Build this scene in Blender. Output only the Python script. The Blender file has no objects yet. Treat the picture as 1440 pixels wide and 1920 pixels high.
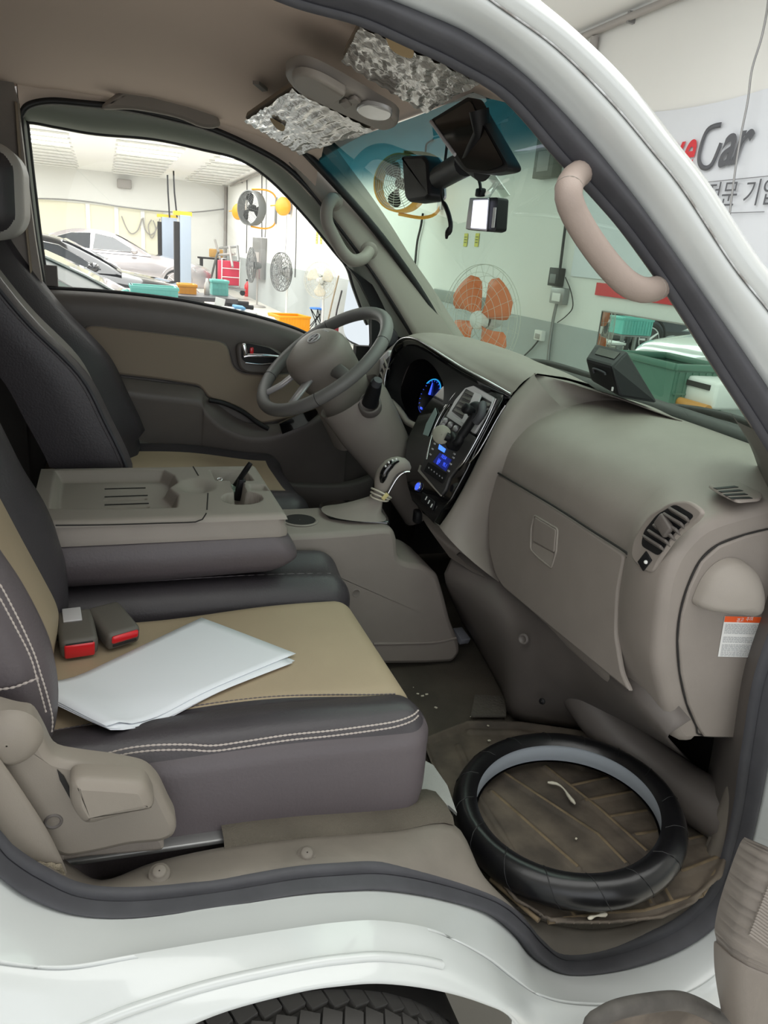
import bpy, bmesh, math, random
from mathutils import Vector as V, Matrix, Euler
random.seed(7)
sc = bpy.context.scene
COL = sc.collection

# ------------------------------------------------------------ camera
F = 1400.0
CX, CY = 720.0, 960.0
CAM = V((0.0, -0.68, 1.5))
_ry = V((190-CX, 428-CY, F)).normalized()
_rz = V((355-CX, 4880-CY, F)); _rz = (_rz - _ry*_rz.dot(_ry)).normalized()
_Z = -_rz; _Y = _ry; _X = _Y.cross(_Z)
RM = Matrix((_X, _Y, _Z))                      # camera vector (right, down, forward) -> world
cam_d = bpy.data.cameras.new('camera'); cam = bpy.data.objects.new('camera', cam_d); COL.objects.link(cam)
cam_d.sensor_fit = 'HORIZONTAL'; cam_d.sensor_width = 36.0; cam_d.lens = 36.0*F/1440.0
cam_d.clip_start = 0.02; cam_d.clip_end = 200
_r = RM @ V((1, 0, 0)); _u = RM @ V((0, -1, 0)); _b = RM @ V((0, 0, -1))
cam.matrix_world = Matrix(((_r.x, _u.x, _b.x, CAM.x), (_r.y, _u.y, _b.y, CAM.y), (_r.z, _u.z, _b.z, CAM.z), (0, 0, 0, 1)))
sc.camera = cam

# ------------------------------------------------------------ light
sc.view_settings.view_transform = 'Standard'; sc.view_settings.look = 'None'
sc.view_settings.gamma = 1.0; sc.view_settings.use_curve_mapping = False
sc.view_settings.exposure = 0.0
w = bpy.data.worlds.new('daylight'); sc.world = w; w.use_nodes = True
w.node_tree.nodes['Background'].inputs[0].default_value = (0.93, 0.96, 1.0, 1)
w.node_tree.nodes['Background'].inputs[1].default_value = 1.05

def area(name, loc, size, sizey, power, rot=(0, 0, 0), color=(1, 1, 1)):
    l = bpy.data.lights.new(name, 'AREA'); l.shape = 'RECTANGLE'; l.size = size; l.size_y = sizey
    l.energy = power; l.color = color
    o = bpy.data.objects.new(name, l); COL.objects.link(o); o.location = loc; o.rotation_euler = rot
    return o
# daylight entering through the wide open garage front behind the photographer
area('garage_front_daylight', (0.0, -5.6, 2.2), 8.0, 3.0, 60, (math.radians(78), 0, 0), (0.95, 0.98, 1.0))
# the three runs of ceiling tubes
for _i, (_x, _e) in enumerate(((-2.6, 430), (0.4, 390), (2.6, 260))):
    area('ceiling_area_light', (_x, 16.5, 3.08), 1.3, 16.0, _e, (0, 0, 0), (1.0, 1.0, 0.98))
area('ceiling_area_light', (0.2, 1.0, 3.38), 6.0, 5.0, 200, (0, 0, 0), (1.0, 1.0, 0.98))  # added broad panel above the truck to brighten the banner wall; no tubes here

# ------------------------------------------------------------ helpers
def P(px, py, X=None, Y=None, Z=None, pl=None):
    """point seen at photo pixel (px, py) that lies on the given world plane"""
    d = RM @ V((px-CX, py-CY, F))
    if pl is not None:
        n, k = pl; t = (k - n.dot(CAM))/n.dot(d)
    elif X is not None: t = (X-CAM.x)/d.x
    elif Y is not None: t = (Y-CAM.y)/d.y
    else: t = (Z-CAM.z)/d.z
    return CAM + d*t

def c8(r, g, b):
    def f(v):
        v /= 255.0
        return v/12.92 if v <= 0.04045 else ((v+0.055)/1.055)**2.4
    return (f(r), f(g), f(b))

def mat(name, col, rough=0.5, metal=0.0, bump=0.0, bscale=300.0, var=0.0, vscale=6.0, emit=0.0, spec=0.5, coat=0.0, vcol=None, bdist=0.001, sheen=0.0):
    m = bpy.data.materials.new(name); m.use_nodes = True
    nt = m.node_tree; b = nt.nodes['Principled BSDF']
    b.inputs['Base Color'].default_value = (*col, 1)
    b.inputs['Roughness'].default_value = rough; b.inputs['Metallic'].default_value = metal
    b.inputs['Specular IOR Level'].default_value = spec
    b.inputs['Coat Weight'].default_value = coat
    b.inputs['Sheen Weight'].default_value = sheen
    if emit: 
        b.inputs['Emission Color'].default_value = (*col, 1); b.inputs['Emission Strength'].default_value = emit
    tc = nt.nodes.new('ShaderNodeTexCoord')
    if bump:
        n = nt.nodes.new('ShaderNodeTexNoise'); n.inputs['Scale'].default_value = bscale; n.inputs['Detail'].default_value = 2
        bp = nt.nodes.new('ShaderNodeBump'); bp.inputs['Strength'].default_value = bump; bp.inputs['Distance'].default_value = bdist
        nt.links.new(tc.outputs['Object'], n.inputs['Vector']); nt.links.new(n.outputs['Fac'], bp.inputs['Height'])
        nt.links.new(bp.outputs['Normal'], b.inputs['Normal'])
    if var:
        n = nt.nodes.new('ShaderNodeTexNoise'); n.inputs['Scale'].default_value = vscale; n.inputs['Detail'].default_value = 6
        rp = nt.nodes.new('ShaderNodeValToRGB')
        rp.color_ramp.elements[0].position = 0.35; rp.color_ramp.elements[1].position = 0.65
        v2 = vcol if vcol else tuple(c*(1-var) for c in col)
        rp.color_ramp.elements[0].color = (*v2, 1); rp.color_ramp.elements[1].color = (*col, 1)
        nt.links.new(tc.outputs['Object'], n.inputs['Vector']); nt.links.new(n.outputs['Fac'], rp.inputs['Fac'])
        nt.links.new(rp.outputs['Color'], b.inputs['Base Color'])
    return m

def glass_mat(name, col, refl=0.06, band=None):
    m = bpy.data.materials.new(name); m.use_nodes = True; nt = m.node_tree
    for n in list(nt.nodes): nt.nodes.remove(n)
    out = nt.nodes.new('ShaderNodeOutputMaterial'); mx = nt.nodes.new('ShaderNodeMixShader')
    t = nt.nodes.new('ShaderNodeBsdfTransparent'); g = nt.nodes.new('ShaderNodeBsdfGlossy'); g.inputs['Roughness'].default_value = 0.01
    fr = nt.nodes.new('ShaderNodeLayerWeight'); fr.inputs['Blend'].default_value = 0.5
    pw = nt.nodes.new('ShaderNodeMath'); pw.operation = 'POWER'; pw.inputs[1].default_value = 5.0
    ml = nt.nodes.new('ShaderNodeMath'); ml.operation = 'MULTIPLY_ADD'; ml.inputs[1].default_value = 0.6; ml.inputs[2].default_value = refl
    t.inputs['Color'].default_value = (*col, 1)
    if band:
        tc = nt.nodes.new('ShaderNodeTexCoord'); sx = nt.nodes.new('ShaderNodeSeparateXYZ')
        mr = nt.nodes.new('ShaderNodeMapRange'); mr.interpolation_type = 'SMOOTHSTEP'
        mr.inputs[1].default_value = band[1]; mr.inputs[2].default_value = band[2]
        mc = nt.nodes.new('ShaderNodeMix'); mc.data_type = 'RGBA'
        mc.inputs[6].default_value = (*col, 1); mc.inputs[7].default_value = (*band[0], 1)
        nt.links.new(tc.outputs['Object'], sx.inputs[0]); nt.links.new(sx.outputs[2], mr.inputs[0])
        nt.links.new(mr.outputs[0], mc.inputs[0]); nt.links.new(mc.outputs[2], t.inputs['Color'])
    nt.links.new(fr.outputs['Facing'], pw.inputs[0]); nt.links.new(pw.outputs[0], ml.inputs[0]); nt.links.new(ml.outputs[0], mx.inputs[0])
    nt.links.new(t.outputs[0], mx.inputs[1]); nt.links.new(g.outputs[0], mx.inputs[2]); nt.links.new(mx.outputs[0], out.inputs[0])
    return m

def spline(pts, n, closed=False):
    """centripetal-ish Catmull-Rom resample to n points by arc length"""
    pts = [V(p) for p in pts]; m = len(pts); dense = []
    segs = m if closed else m-1
    for i in range(segs):
        if closed: p0, p1, p2, p3 = pts[(i-1) % m], pts[i], pts[(i+1) % m], pts[(i+2) % m]
        else: p0, p1, p2, p3 = pts[max(i-1, 0)], pts[i], pts[i+1], pts[min(i+2, m-1)]
        for k in range(12):
            t = k/12.0; t2 = t*t; t3 = t2*t
            dense.append(0.5*((2*p1)+(p2-p0)*t+(2*p0-5*p1+4*p2-p3)*t2+(3*p1-p0-3*p2+p3)*t3))
    dense.append(pts[0] if closed else pts[-1])
    L = [0.0]
    for a, b in zip(dense, dense[1:]): L.append(L[-1]+(b-a).length)
    out = []; j = 0; cnt = n if closed else n-1
    for i in range(n):
        s = L[-1]*i/cnt
        while j < len(L)-2 and L[j+1] < s: j += 1
        d = L[j+1]-L[j]; t = (s-L[j])/d if d > 1e-12 else 0
        out.append(dense[j].lerp(dense[j+1], min(max(t, 0), 1)))
    return out

def sub(pts, k=6, closed=False):
    """Catmull-Rom subdivision keeping every key point (k samples per span) so paired paths stay paired"""
    pts = [V(p) for p in pts]; m = len(pts); out = []
    for i in range(m if closed else m-1):
        if closed: p0, p1, p2, p3 = pts[(i-1) % m], pts[i], pts[(i+1) % m], pts[(i+2) % m]
        else: p0, p1, p2, p3 = pts[max(i-1, 0)], pts[i], pts[i+1], pts[min(i+2, m-1)]
        for q in range(k):
            t = q/k; t2 = t*t; t3 = t2*t
            out.append(0.5*((2*p1)+(p2-p0)*t+(2*p0-5*p1+4*p2-p3)*t2+(3*p1-p0-3*p2+p3)*t3))
    if not closed: out.append(pts[-1])
    return out

def thing(name, label, cat, loc=(0, 0, 0), group=None, kind=None):
    o = bpy.data.objects.new(name, None); COL.objects.link(o); o.location = loc; o.empty_display_size = 0.05
    o['label'] = label; o['category'] = cat
    if group: o['group'] = group
    if kind: o['kind'] = kind
    return o

def tag(o, label=None, cat=None, group=None, kind=None):
    if label: o['label'] = label
    if cat: o['category'] = cat
    if group: o['group'] = group
    if kind: o['kind'] = kind
    return o

class MB:
    def __init__(s): s.v = []; s.f = []; s.sm = []
    def add(s, vs, fs, smooth=True, M=None):
        o = len(s.v)
        s.v += [(M @ V(p) if M else V(p)) for p in vs]
        s.f += [tuple(i+o for i in f) for f in fs]; s.sm += [smooth]*len(fs)
        return s
    def box(s, c, sz, rot=None, bev=0.0, seg=2, M=None, taper=None):
        bm = bmesh.new(); bmesh.ops.create_cube(bm, size=1.0)
        for v in bm.verts: v.co = V((v.co.x*sz[0], v.co.y*sz[1], v.co.z*sz[2]))
        if taper:
            for v in bm.verts:
                if v.co.z > 0: v.co.x *= taper[0]; v.co.y *= taper[1]
        if bev > 0: bmesh.ops.bevel(bm, geom=list(bm.edges), offset=bev, segments=seg, profile=0.5, affect='EDGES')
        R = (Euler(rot).to_matrix() if isinstance(rot, (tuple, list)) else rot) if rot is not None else Matrix.Identity(3)
        bm.verts.index_update()
        vs = [R @ v.co + V(c) for v in bm.verts]; fs = [[v.index for v in f.verts] for f in bm.faces]
        bm.free(); return s.add(vs, fs, bev > 0, M)
    def grid(s, rows, smooth=True, closeu=False, closev=False, flip=False, M=None):
        nr = len(rows); nc = len(rows[0]); vs = [p for r in rows for p in r]; fs = []
        for i in range(nr if closeu else nr-1):
            for j in range(nc if closev else nc-1):
                a = i*nc+j; b = i*nc+(j+1) % nc; c = ((i+1) % nr)*nc+(j+1) % nc; d = ((i+1) % nr)*nc+j
                fs.append((a, d, c, b) if flip else (a, b, c, d))
        return s.add(vs, fs, smooth, M)
    def fan(s, ring, smooth=False, M=None):
        return s.add(ring, [tuple(range(len(ring)))], smooth, M)
    def tube(s, pts, r, n=10, cap=True, closed=False, M=None):
        pts = [V(p) for p in pts]; m = len(pts); rs = r if isinstance(r, (list, tuple)) else [r]*m
        rows = []; up = None
        for i, p in enumerate(pts):
            if closed: t = pts[(i+1) % m]-pts[(i-1) % m]
            else: t = pts[min(i+1, m-1)]-pts[max(i-1, 0)]
            t = t.normalized() if t.length > 1e-9 else V((0, 0, 1))
            if up is None: up = V((0, 0, 1)) if abs(t.z) < 0.9 else V((1, 0, 0))
            a = up - t*up.dot(t)
            if a.length < 1e-6: a = t.orthogonal()
            a.normalize(); up = a; b = t.cross(a)
            rows.append([p + (a*math.cos(k*2*math.pi/n)+b*math.sin(k*2*math.pi/n))*rs[i] for k in range(n)])
        s.grid(rows, True, closed, True, flip=True, M=M)
        if cap and not closed:
            s.add(rows[0], [tuple(range(n))], False, M); s.add(rows[-1], [tuple(reversed(range(n)))], False, M)
        return s
    def cyl(s, a, b, r, r2=None, n=20, M=None):
        a, b = V(a), V(b); r2 = r if r2 is None else r2
        return s.tube([a, b], [r, r2], n, True, False, M)
    def ring(s, c, ax, R, r, n=48, k=10, M=None):
        ax = V(ax).normalized(); a = ax.orthogonal().normalized(); b = ax.cross(a); c = V(c)
        return s.tube([c+(a*math.cos(i*2*math.pi/n)+b*math.sin(i*2*math.pi/n))*R for i in range(n)], r, k, False, True, M)
    def lathe(s, c, ax, prof, n=32, M=None):
        """prof: list of (radius, distance along axis)"""
        ax = V(ax).normalized(); a = ax.orthogonal().normalized(); b = ax.cross(a); c = V(c)
        rows = [[c+ax*h+(a*math.cos(k*2*math.pi/n)+b*math.sin(k*2*math.pi/n))*max(r, 1e-5) for k in range(n)] for r, h in prof]
        return s.grid(rows, True, False, True, M=M)
    def prism(s, ring, vec, bev=0.0, M=None):
        """closed polygon extruded along vec, optional bevel on the ring edges of the far face"""
        ring = [V(p) for p in ring]; n = len(ring); vec = V(vec)
        if bev > 0:
            c = sum(ring, V())/n; L = vec.length; d = vec.normalized()
            lv = [(0, 0), (L-bev, 0), (L-bev*0.3, bev*0.3), (L, bev)]
            rows = []
            for h, ins in lv:
                rows.append([p + d*h + _inset(ring, i, d)*ins for i, p in enumerate(ring)])
            s.grid(rows, True, False, True, M=M)
            s.fan(rows[-1], M=M); s.fan(list(reversed(rows[0])), M=M)
        else:
            top = [p+vec for p in ring]
            s.add(ring+top, [(i, (i+1) % n, n+(i+1) % n, n+i) for i in range(n)], False, M)
            s.add(top, [tuple(range(n))], False, M); s.add(ring, [tuple(reversed(range(n)))], False, M)
        return s
    def sphere(s, c, r, n=16, M=None):
        c = V(c); r = (r, r, r) if not isinstance(r, (tuple, list)) else r
        rows = [[c+V((r[0]*math.sin(t)*math.cos(p), r[1]*math.sin(t)*math.sin(p), r[2]*math.cos(t))) for p in [k*2*math.pi/n for k in range(n)]] for t in [math.pi*(i+0.001)/(n//2+0.002) for i in range(n//2+1)]]
        return s.grid(rows, True, False, True, flip=True, M=M)
    def build(s, name, m, parent=None, recalc=True, solid=0.0, off=0.0, sub=0, merge=False, bevel=0.0):
        me = bpy.data.meshes.new(name); me.from_pydata([tuple(p) for p in s.v], [], s.f)
        me.polygons.foreach_set('use_smooth', s.sm); me.validate(); me.update()
        if recalc or merge:
            bm = bmesh.new(); bm.from_mesh(me)
            if merge: bmesh.ops.remove_doubles(bm, verts=bm.verts, dist=1e-5)
            if recalc: bmesh.ops.recalc_face_normals(bm, faces=bm.faces)
            bm.to_mesh(me); bm.free()
        for q in (m if isinstance(m, (list, tuple)) else [m]): me.materials.append(q)
        o = bpy.data.objects.new(name, me); COL.objects.link(o)
        if parent is not None:
            o.parent = parent
            if parent.type == 'EMPTY': o.matrix_parent_inverse = Matrix.Translation(-V(parent.location))
        if solid:
            md = o.modifiers.new('solid', 'SOLIDIFY'); md.thickness = solid; md.offset = off
        if bevel:
            md = o.modifiers.new('bev', 'BEVEL'); md.width = bevel; md.segments = 2; md.limit_method = 'ANGLE'
        if sub:
            md = o.modifiers.new('sub', 'SUBSURF'); md.levels = sub; md.render_levels = sub
        return o

def _inset(ring, i, d):
    n = len(ring); a = ring[(i-1) % n]; b = ring[i]; c = ring[(i+1) % n]
    e1 = (b-a); e2 = (c-b)
    n1 = d.cross(e1.normalized() if e1.length > 1e-9 else V()); n2 = d.cross(e2.normalized() if e2.length > 1e-9 else V())
    m = (n1+n2)
    m = m.normalized() if m.length > 1e-6 else n1
    area_ = sum(((ring[k]-ring[0]).cross(ring[(k+1) % n]-ring[0])).dot(d) for k in range(n))
    return m if area_ > 0 else -m

def roundpoly(pts, r, k=4):
    """round the corners of a closed polygon of 3-D points"""
    pts = [V(p) for p in pts]; n = len(pts); out = []
    for i in range(n):
        a, b, c = pts[(i-1) % n], pts[i], pts[(i+1) % n]
        ra = min(r, (a-b).length*0.45); rc = min(r, (c-b).length*0.45)
        p = b+(a-b).normalized()*ra; q = b+(c-b).normalized()*rc
        for j in range(k+1):
            t = j/k; out.append(p*(1-t)**2+b*2*t*(1-t)+q*t*t)
    return out

def copy_tree(o, parent=None):
    c = o.copy(); COL.objects.link(c)
    if parent is not None: c.parent = parent; c.matrix_parent_inverse = o.matrix_parent_inverse
    for ch in list(o.children): copy_tree(ch, c)
    return c

def txt(body, name, m, loc, size, xdir, ydir, parent=None, extrude=0.0005, align='CENTER', shear=0.0, font=None, sx=1.0, offset=0.0):
    cu = bpy.data.curves.new(name, 'FONT'); cu.body = body; cu.size = size; cu.extrude = extrude; cu.align_x = align; cu.align_y = 'CENTER'; cu.shear = shear; cu.offset = offset
    o = bpy.data.objects.new(name, cu)
    x = V(xdir).normalized(); y = (V(ydir)-x*V(ydir).dot(x)).normalized(); z = x.cross(y)
    COL.objects.link(o); bpy.context.view_layer.update()
    me = bpy.data.meshes.new_from_object(o); bpy.data.objects.remove(o)
    MM = Matrix(((x.x*sx, y.x, z.x, loc[0]), (x.y*sx, y.y, z.y, loc[1]), (x.z*sx, y.z, z.z, loc[2]), (0, 0, 0, 1)))
    me.transform(MM); me.materials.clear(); me.materials.append(m)
    o = bpy.data.objects.new(name, me); COL.objects.link(o)
    if parent is not None:
        o.parent = parent
        if parent.type == 'EMPTY': o.matrix_parent_inverse = Matrix.Translation(-V(parent.location))
    return o

# ------------------------------------------------------------ materials
M = {}
M['paint'] = mat('white_paint', c8(203, 207, 206), 0.25, coat=0.6, var=0.03, vscale=4, bump=0.0)
M['door_grey'] = mat('door_frame_paint', c8(140, 146, 136), 0.45)
M['rubber'] = mat('seal_rubber', c8(70, 70, 75), 0.6, bump=0.2, bscale=120, var=0.15, vscale=25)
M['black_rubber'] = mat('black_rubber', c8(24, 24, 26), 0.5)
M['plastic'] = mat('taupe_plastic', c8(143, 135, 128), 0.5, bump=0.35, bscale=900, bdist=0.0004, var=0.05, vscale=18, spec=0.4)
M['plastic_lt'] = mat('light_taupe_plastic', c8(152, 145, 137), 0.5, bump=0.3, bscale=900, bdist=0.0004, spec=0.4)
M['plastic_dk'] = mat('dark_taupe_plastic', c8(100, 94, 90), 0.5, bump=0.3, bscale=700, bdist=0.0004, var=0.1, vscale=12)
M['sill'] = mat('dusty_sill_plastic', c8(124, 117, 108), 0.6, bump=0.2, bscale=200, var=0.22, vscale=9)
M['black'] = mat('black_plastic', c8(26, 26, 28), 0.5, spec=0.3, bump=0.2, bscale=500, bdist=0.0004)
M['gloss'] = mat('piano_black', c8(10, 10, 12), 0.08, coat=1.0)
M['chrome'] = mat('chrome', (0.8, 0.8, 0.82), 0.12, 1.0)
M['silver'] = mat('satin_silver', c8(196, 194, 196), 0.4, 0.25)
M['leather'] = mat('black_leather', c8(62, 58, 62), 0.42, bump=0.5, bscale=260, bdist=0.0008, var=0.1, vscale=10)
M['leather_side'] = mat('charcoal_vinyl', c8(92, 85, 88), 0.45, bump=0.5, bscale=220, bdist=0.0008, var=0.08, vscale=5)
M['beige'] = mat('beige_vinyl', c8(172, 155, 130), 0.55, bump=0.3, bscale=500, bdist=0.0005, var=0.06, vscale=7)
M['beige_dk'] = mat('beige_door_cloth', c8(142, 128, 112), 0.8, bump=0.3, bscale=600, bdist=0.0005)
M['thread'] = mat('pale_thread', c8(178, 168, 162), 0.7)
M['headliner'] = mat('headliner_cloth', c8(230, 210, 197), 0.9, bump=0.3, bscale=900, bdist=0.0005)
M['carpet'] = mat('dirty_carpet', c8(92, 86, 76), 0.95, bump=0.8, bscale=400, bdist=0.002, var=0.3, vscale=8)
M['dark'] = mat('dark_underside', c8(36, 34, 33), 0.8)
M['paper'] = mat('white_paper', c8(228, 232, 238), 0.6)
M['red'] = mat('red_button', c8(214, 30, 40), 0.3, coat=0.4)
M['white'] = mat('matt_white', c8(235, 235, 232), 0.6)
M['lcd'] = mat('blue_display', (0.05, 0.11, 0.9), 0.4, emit=1.2)
M['steel'] = mat('grey_steel', c8(150, 150, 150), 0.4, 0.7)
M['wsglass'] = glass_mat('windshield_glass', (0.58, 0.74, 0.65), 0.05, ((0.02, 0.10, 0.13), 1.62, 1.69))
M['clear'] = glass_mat('side_glass', (0.95, 0.97, 0.96), 0.03)
M['clear_plastic'] = glass_mat('clear_plastic', (0.9, 0.9, 0.9), 0.3)
# ============================================================ garage
XW = 3.9                                        # wall the truck faces
M['wall'] = mat('white_wall_paint', c8(238, 238, 234), 0.8, var=0.04, vscale=0.7)
M['wains'] = mat('grey_wall_paint', c8(176, 182, 182), 0.7, var=0.06, vscale=1.5)
M['cream'] = mat('cream_panel', c8(232, 228, 206), 0.7)
M['floor'] = mat('garage_concrete', c8(222, 218, 208), 0.35, var=0.12, vscale=0.8)
M['tube'] = mat('lit_tube', (1, 1, 1), 0.5, emit=4.0)
def ceil_z(y): return 3.50-0.0135*y
f = MB().box((-2.0, 11, -0.05), (13, 34, 0.1)).build('floor', M['floor']); f['kind'] = 'structure'
_y0, _y1 = -6.0, 26.0
c = MB(); c.add([(-8, _y0, ceil_z(_y0)), (4.1, _y0, ceil_z(_y0)), (4.1, _y1, ceil_z(_y1)), (-8, _y1, ceil_z(_y1)),
                 (-8, _y0, ceil_z(_y0)+.1), (4.1, _y0, ceil_z(_y0)+.1), (4.1, _y1, ceil_z(_y1)+.1), (-8, _y1, ceil_z(_y1)+.1)],
                [(0, 1, 2, 3), (7, 6, 5, 4), (0, 4, 5, 1), (1, 5, 6, 2), (2, 6, 7, 3), (3, 7, 4, 0)], False)
c = c.build('ceiling', mat('ceiling_white', c8(246, 246, 244), .8)); c['kind'] = 'structure'
o = MB().box((XW+.05, 10, 1.03+1.3), (0.1, 32.1, 2.6)).build('wall_front', M['wall']); o['kind'] = 'structure'
o = MB().box((XW+.045, 10, 0.515), (0.11, 32, 1.03)).build('wall_front_wainscot', M['wains']); o['kind'] = 'structure'
o.name = 'trim_1'
o = MB().box((-2, 26.05, 1.75), (12.2, 0.1, 3.6)).build('wall_far', M['wall']); o['kind'] = 'structure'
o = MB().box((-8.05, 19, 1.75), (0.1, 14, 3.6)).build('wall_rear', M['wall']); o['kind'] = 'structure'
# cream panelling with white battens on the far wall
a1 = P(60, 372, Y=25.95); a2 = P(306, 400, Y=25.95)
t = MB().box(((a1.x+a2.x)/2, 25.97, a1.z/2), (a2.x-a1.x, 0.05, a1.z)).build('trim_2', M['cream']); t['kind'] = 'structure'
for i, px in enumerate((166, 219, 268)):
    q = P(px, 430, Y=25.9); o = MB().box((q.x, 25.92, 1.15), (0.12, 0.05, 2.1)).build('trim_%d' % (i+3), M['white']); o['kind'] = 'structure'
# pipes: ceiling edge and corner
M['pipe'] = mat('grey_pipe', c8(165, 160, 156), 0.5)
pp_ = thing('conduit_pipe', 'long pale grey conduit running along the top of the wall under the ceiling', 'pipe', (XW-.05, 5, 3.3))
MB().tube([(XW-.05, y, ceil_z(y)-.07) for y in range(-5, 26, 2)], 0.028, 8).build('pipe_run', M['pipe'], pp_)
MB().tube([(XW-.04, 5.45, 3.32), (XW-.04, 5.45, 2.0)], 0.035, 8).build('down_pipe', M['pipe'], pp_)
for y in range(-4, 25, 3): MB().box((XW-.03, y, ceil_z(y)-.07), (0.06, 0.03, 0.08)).build('clip', M['steel'], pp_)
tag(MB().tube([(XW-.06, 25.9, 3.1), (XW-.06, 25.9, 0)], 0.05, 8).build('corner_pipe', M['pipe']), 'grey vertical pipe in the far corner of the workshop', 'pipe')
# ceiling light battens : three runs of tubes
bat = None
for run, (xa, xb) in enumerate(((-2.5, -0.55), (0.35, 1.75), (2.45, 3.6))):
    for i in range(10):
        y = 17.4+i*0.82; z = ceil_z(y)
        lit = (i in (0, 1, 2)) if run != 2 else (i in (0, 1))
        nm = 'strip_light'
        side = ('left', 'middle', 'right')[run]
        tr = thing(nm, '%s ceiling tube light from the front in the %s run, %s' % (('first', 'second', 'third', 'fourth', 'fifth', 'sixth', 'seventh', 'eighth', 'ninth', 'tenth')[i], side, 'glowing bright white' if lit else 'switched off'), 'light', ((xa+xb)/2, y, z-.03), group='%s %s ceiling tubes' % ('lit' if lit else 'unlit', side))
        MB().box(((xa+xb)/2, y, z-.03), (xb-xa, 0.07, 0.04), bev=.008).build('housing', M['wall'], tr)
        MB().tube([(xa+.04, y, z-.075), (xb-.04, y, z-.075)], 0.022, 8).build('tube', M['tube'] if lit else M['white'], tr)
# small wall speaker
q = P(233, 345, Y=25.9)
tag(MB().box(q, (0.42, 0.3, 0.26), bev=.03).build('wall_speaker', M['pipe']), 'small grey box speaker high on the far wall', 'speaker')

# ---------------------------------------------------------------- banner
bn = thing('banner', 'large white wall banner with red and grey lettering and Korean text', 'banner', (XW-.02, 3.6, 2.0))
M['banner'] = mat('banner_vinyl', c8(222, 226, 232), 0.45, bump=0.3, bscale=3, bdist=0.02)
rows = []
for i in range(25):
    y = 5.3-i*0.14; z1 = 2.665-.03*math.sin(max(0, (4.6-y))*2.6); rows.append([(XW-.012-.004*math.sin(i*.9), y, z1-(z1-1.45)*k/8) for k in range(9)])
MB().grid(rows).build('sheet', M['banner'], bn)
M['b_red'] = mat('banner_red', c8(214, 40, 52), 0.5); M['b_grey'] = mat('banner_grey', c8(88, 90, 96), 0.5); M['b_line'] = mat('banner_line', c8(150, 152, 158), 0.5)
def W(px, py, d=0.03): return P(px, py, X=XW-d)
def wtxt(body, px0, px1, py, h, m, **k):
    a = W(px0, py); 
    return txt(body, 'lettering', m, a, h, (0, -1, 0), (0, 0, 1), bn, align='CENTER', **k)
a, b = W(1276, 290), W(1306, 286)
txt('e', 'lettering', M['b_red'], W(1291, 283), 0.40, (0, -1, 0), (0, 0, 1), bn, shear=.25, sx=.62, offset=.008)
txt('v', 'lettering', M['b_red'], W(1266, 287), 0.40, (0, -1, 0), (0, 0, 1), bn, shear=.25, sx=.62, offset=.008)
txt('o', 'lettering', M['b_red'], W(1236, 291), 0.40, (0, -1, 0), (0, 0, 1), bn, shear=.25, sx=.62, offset=.008)
txt('L', 'lettering', M['b_red'], W(1208, 285), 0.50, (0, -1, 0), (0, 0, 1), bn, shear=.25, sx=.62, offset=.008)
cp = [W(x, y) for x, y in ((1352, 234), (1341, 236), (1330, 241), (1323, 250), (1316, 268), (1311, 290), (1311, 303), (1316, 313), (1325, 315), (1333, 310), (1339, 300), (1347, 281), (1352, 268))]
cp = spline(cp, 40); m_ = MB()
rows = []
for i, p in enumerate(cp):
    tt = (cp[min(i+1, 39)]-cp[max(i-1, 0)]).normalized(); nn = tt.cross(V((1, 0, 0))); wd = 0.016
    rows.append([p+nn*wd, p-nn*wd])
m_.grid(rows); m_.build('lettering', M['b_grey'], bn, solid=.002)
txt('a', 'lettering', M['b_grey'], W(1364, 273), 0.40, (0, -1, 0), (0, 0, 1), bn, shear=.25, sx=.72, offset=.008)
txt('r', 'lettering', M['b_grey'], W(1389, 267), 0.40, (0, -1, 0), (0, 0, 1), bn, shear=.25, sx=.8, offset=.008)
MB().tube([W(1290, 345), W(1440, 330), W(1500, 324)], 0.003, 4).build('rule_line', M['b_line'], bn)
MB().tube([W(1340, 400), W(1433, 397)], 0.003, 4).build('rule_line', M['b_line'], bn)
txt('전문 기업', 'lettering', M['b_grey'], W(1388, 366), 0.17, (0, -1, 0), (0, 0, 1), bn, sx=.95)
# red stripe of a second banner seen through the windscreen
q1, q2 = W(1115, 541), W(1330, 566)
rb = thing('wall_sign', 'pale wall sign with a red stripe behind the passenger grab handle', 'sign', (XW-.02, (q1.y+q2.y)/2, q1.z))
MB().box((XW-.015, (q1.y+q2.y)/2, q1.z), (0.01, abs(q1.y-q2.y), 0.10)).build('stripe', M['b_red'], rb)
# thin loose cable hanging in front of the banner
cb = spline([P(x, y, X=XW-.12) for x, y in ((1442, -60), (1440, 5), (1428, 70), (1410, 130), (1402, 190), (1390, 250), (1380, 310), (1372, 370), (1368, 403))], 50)
tag(MB().tube(cb, 0.007, 6).build('hanging_cable', M['steel']), 'thin grey cable hanging down over the wall banner', 'cable')
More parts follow.
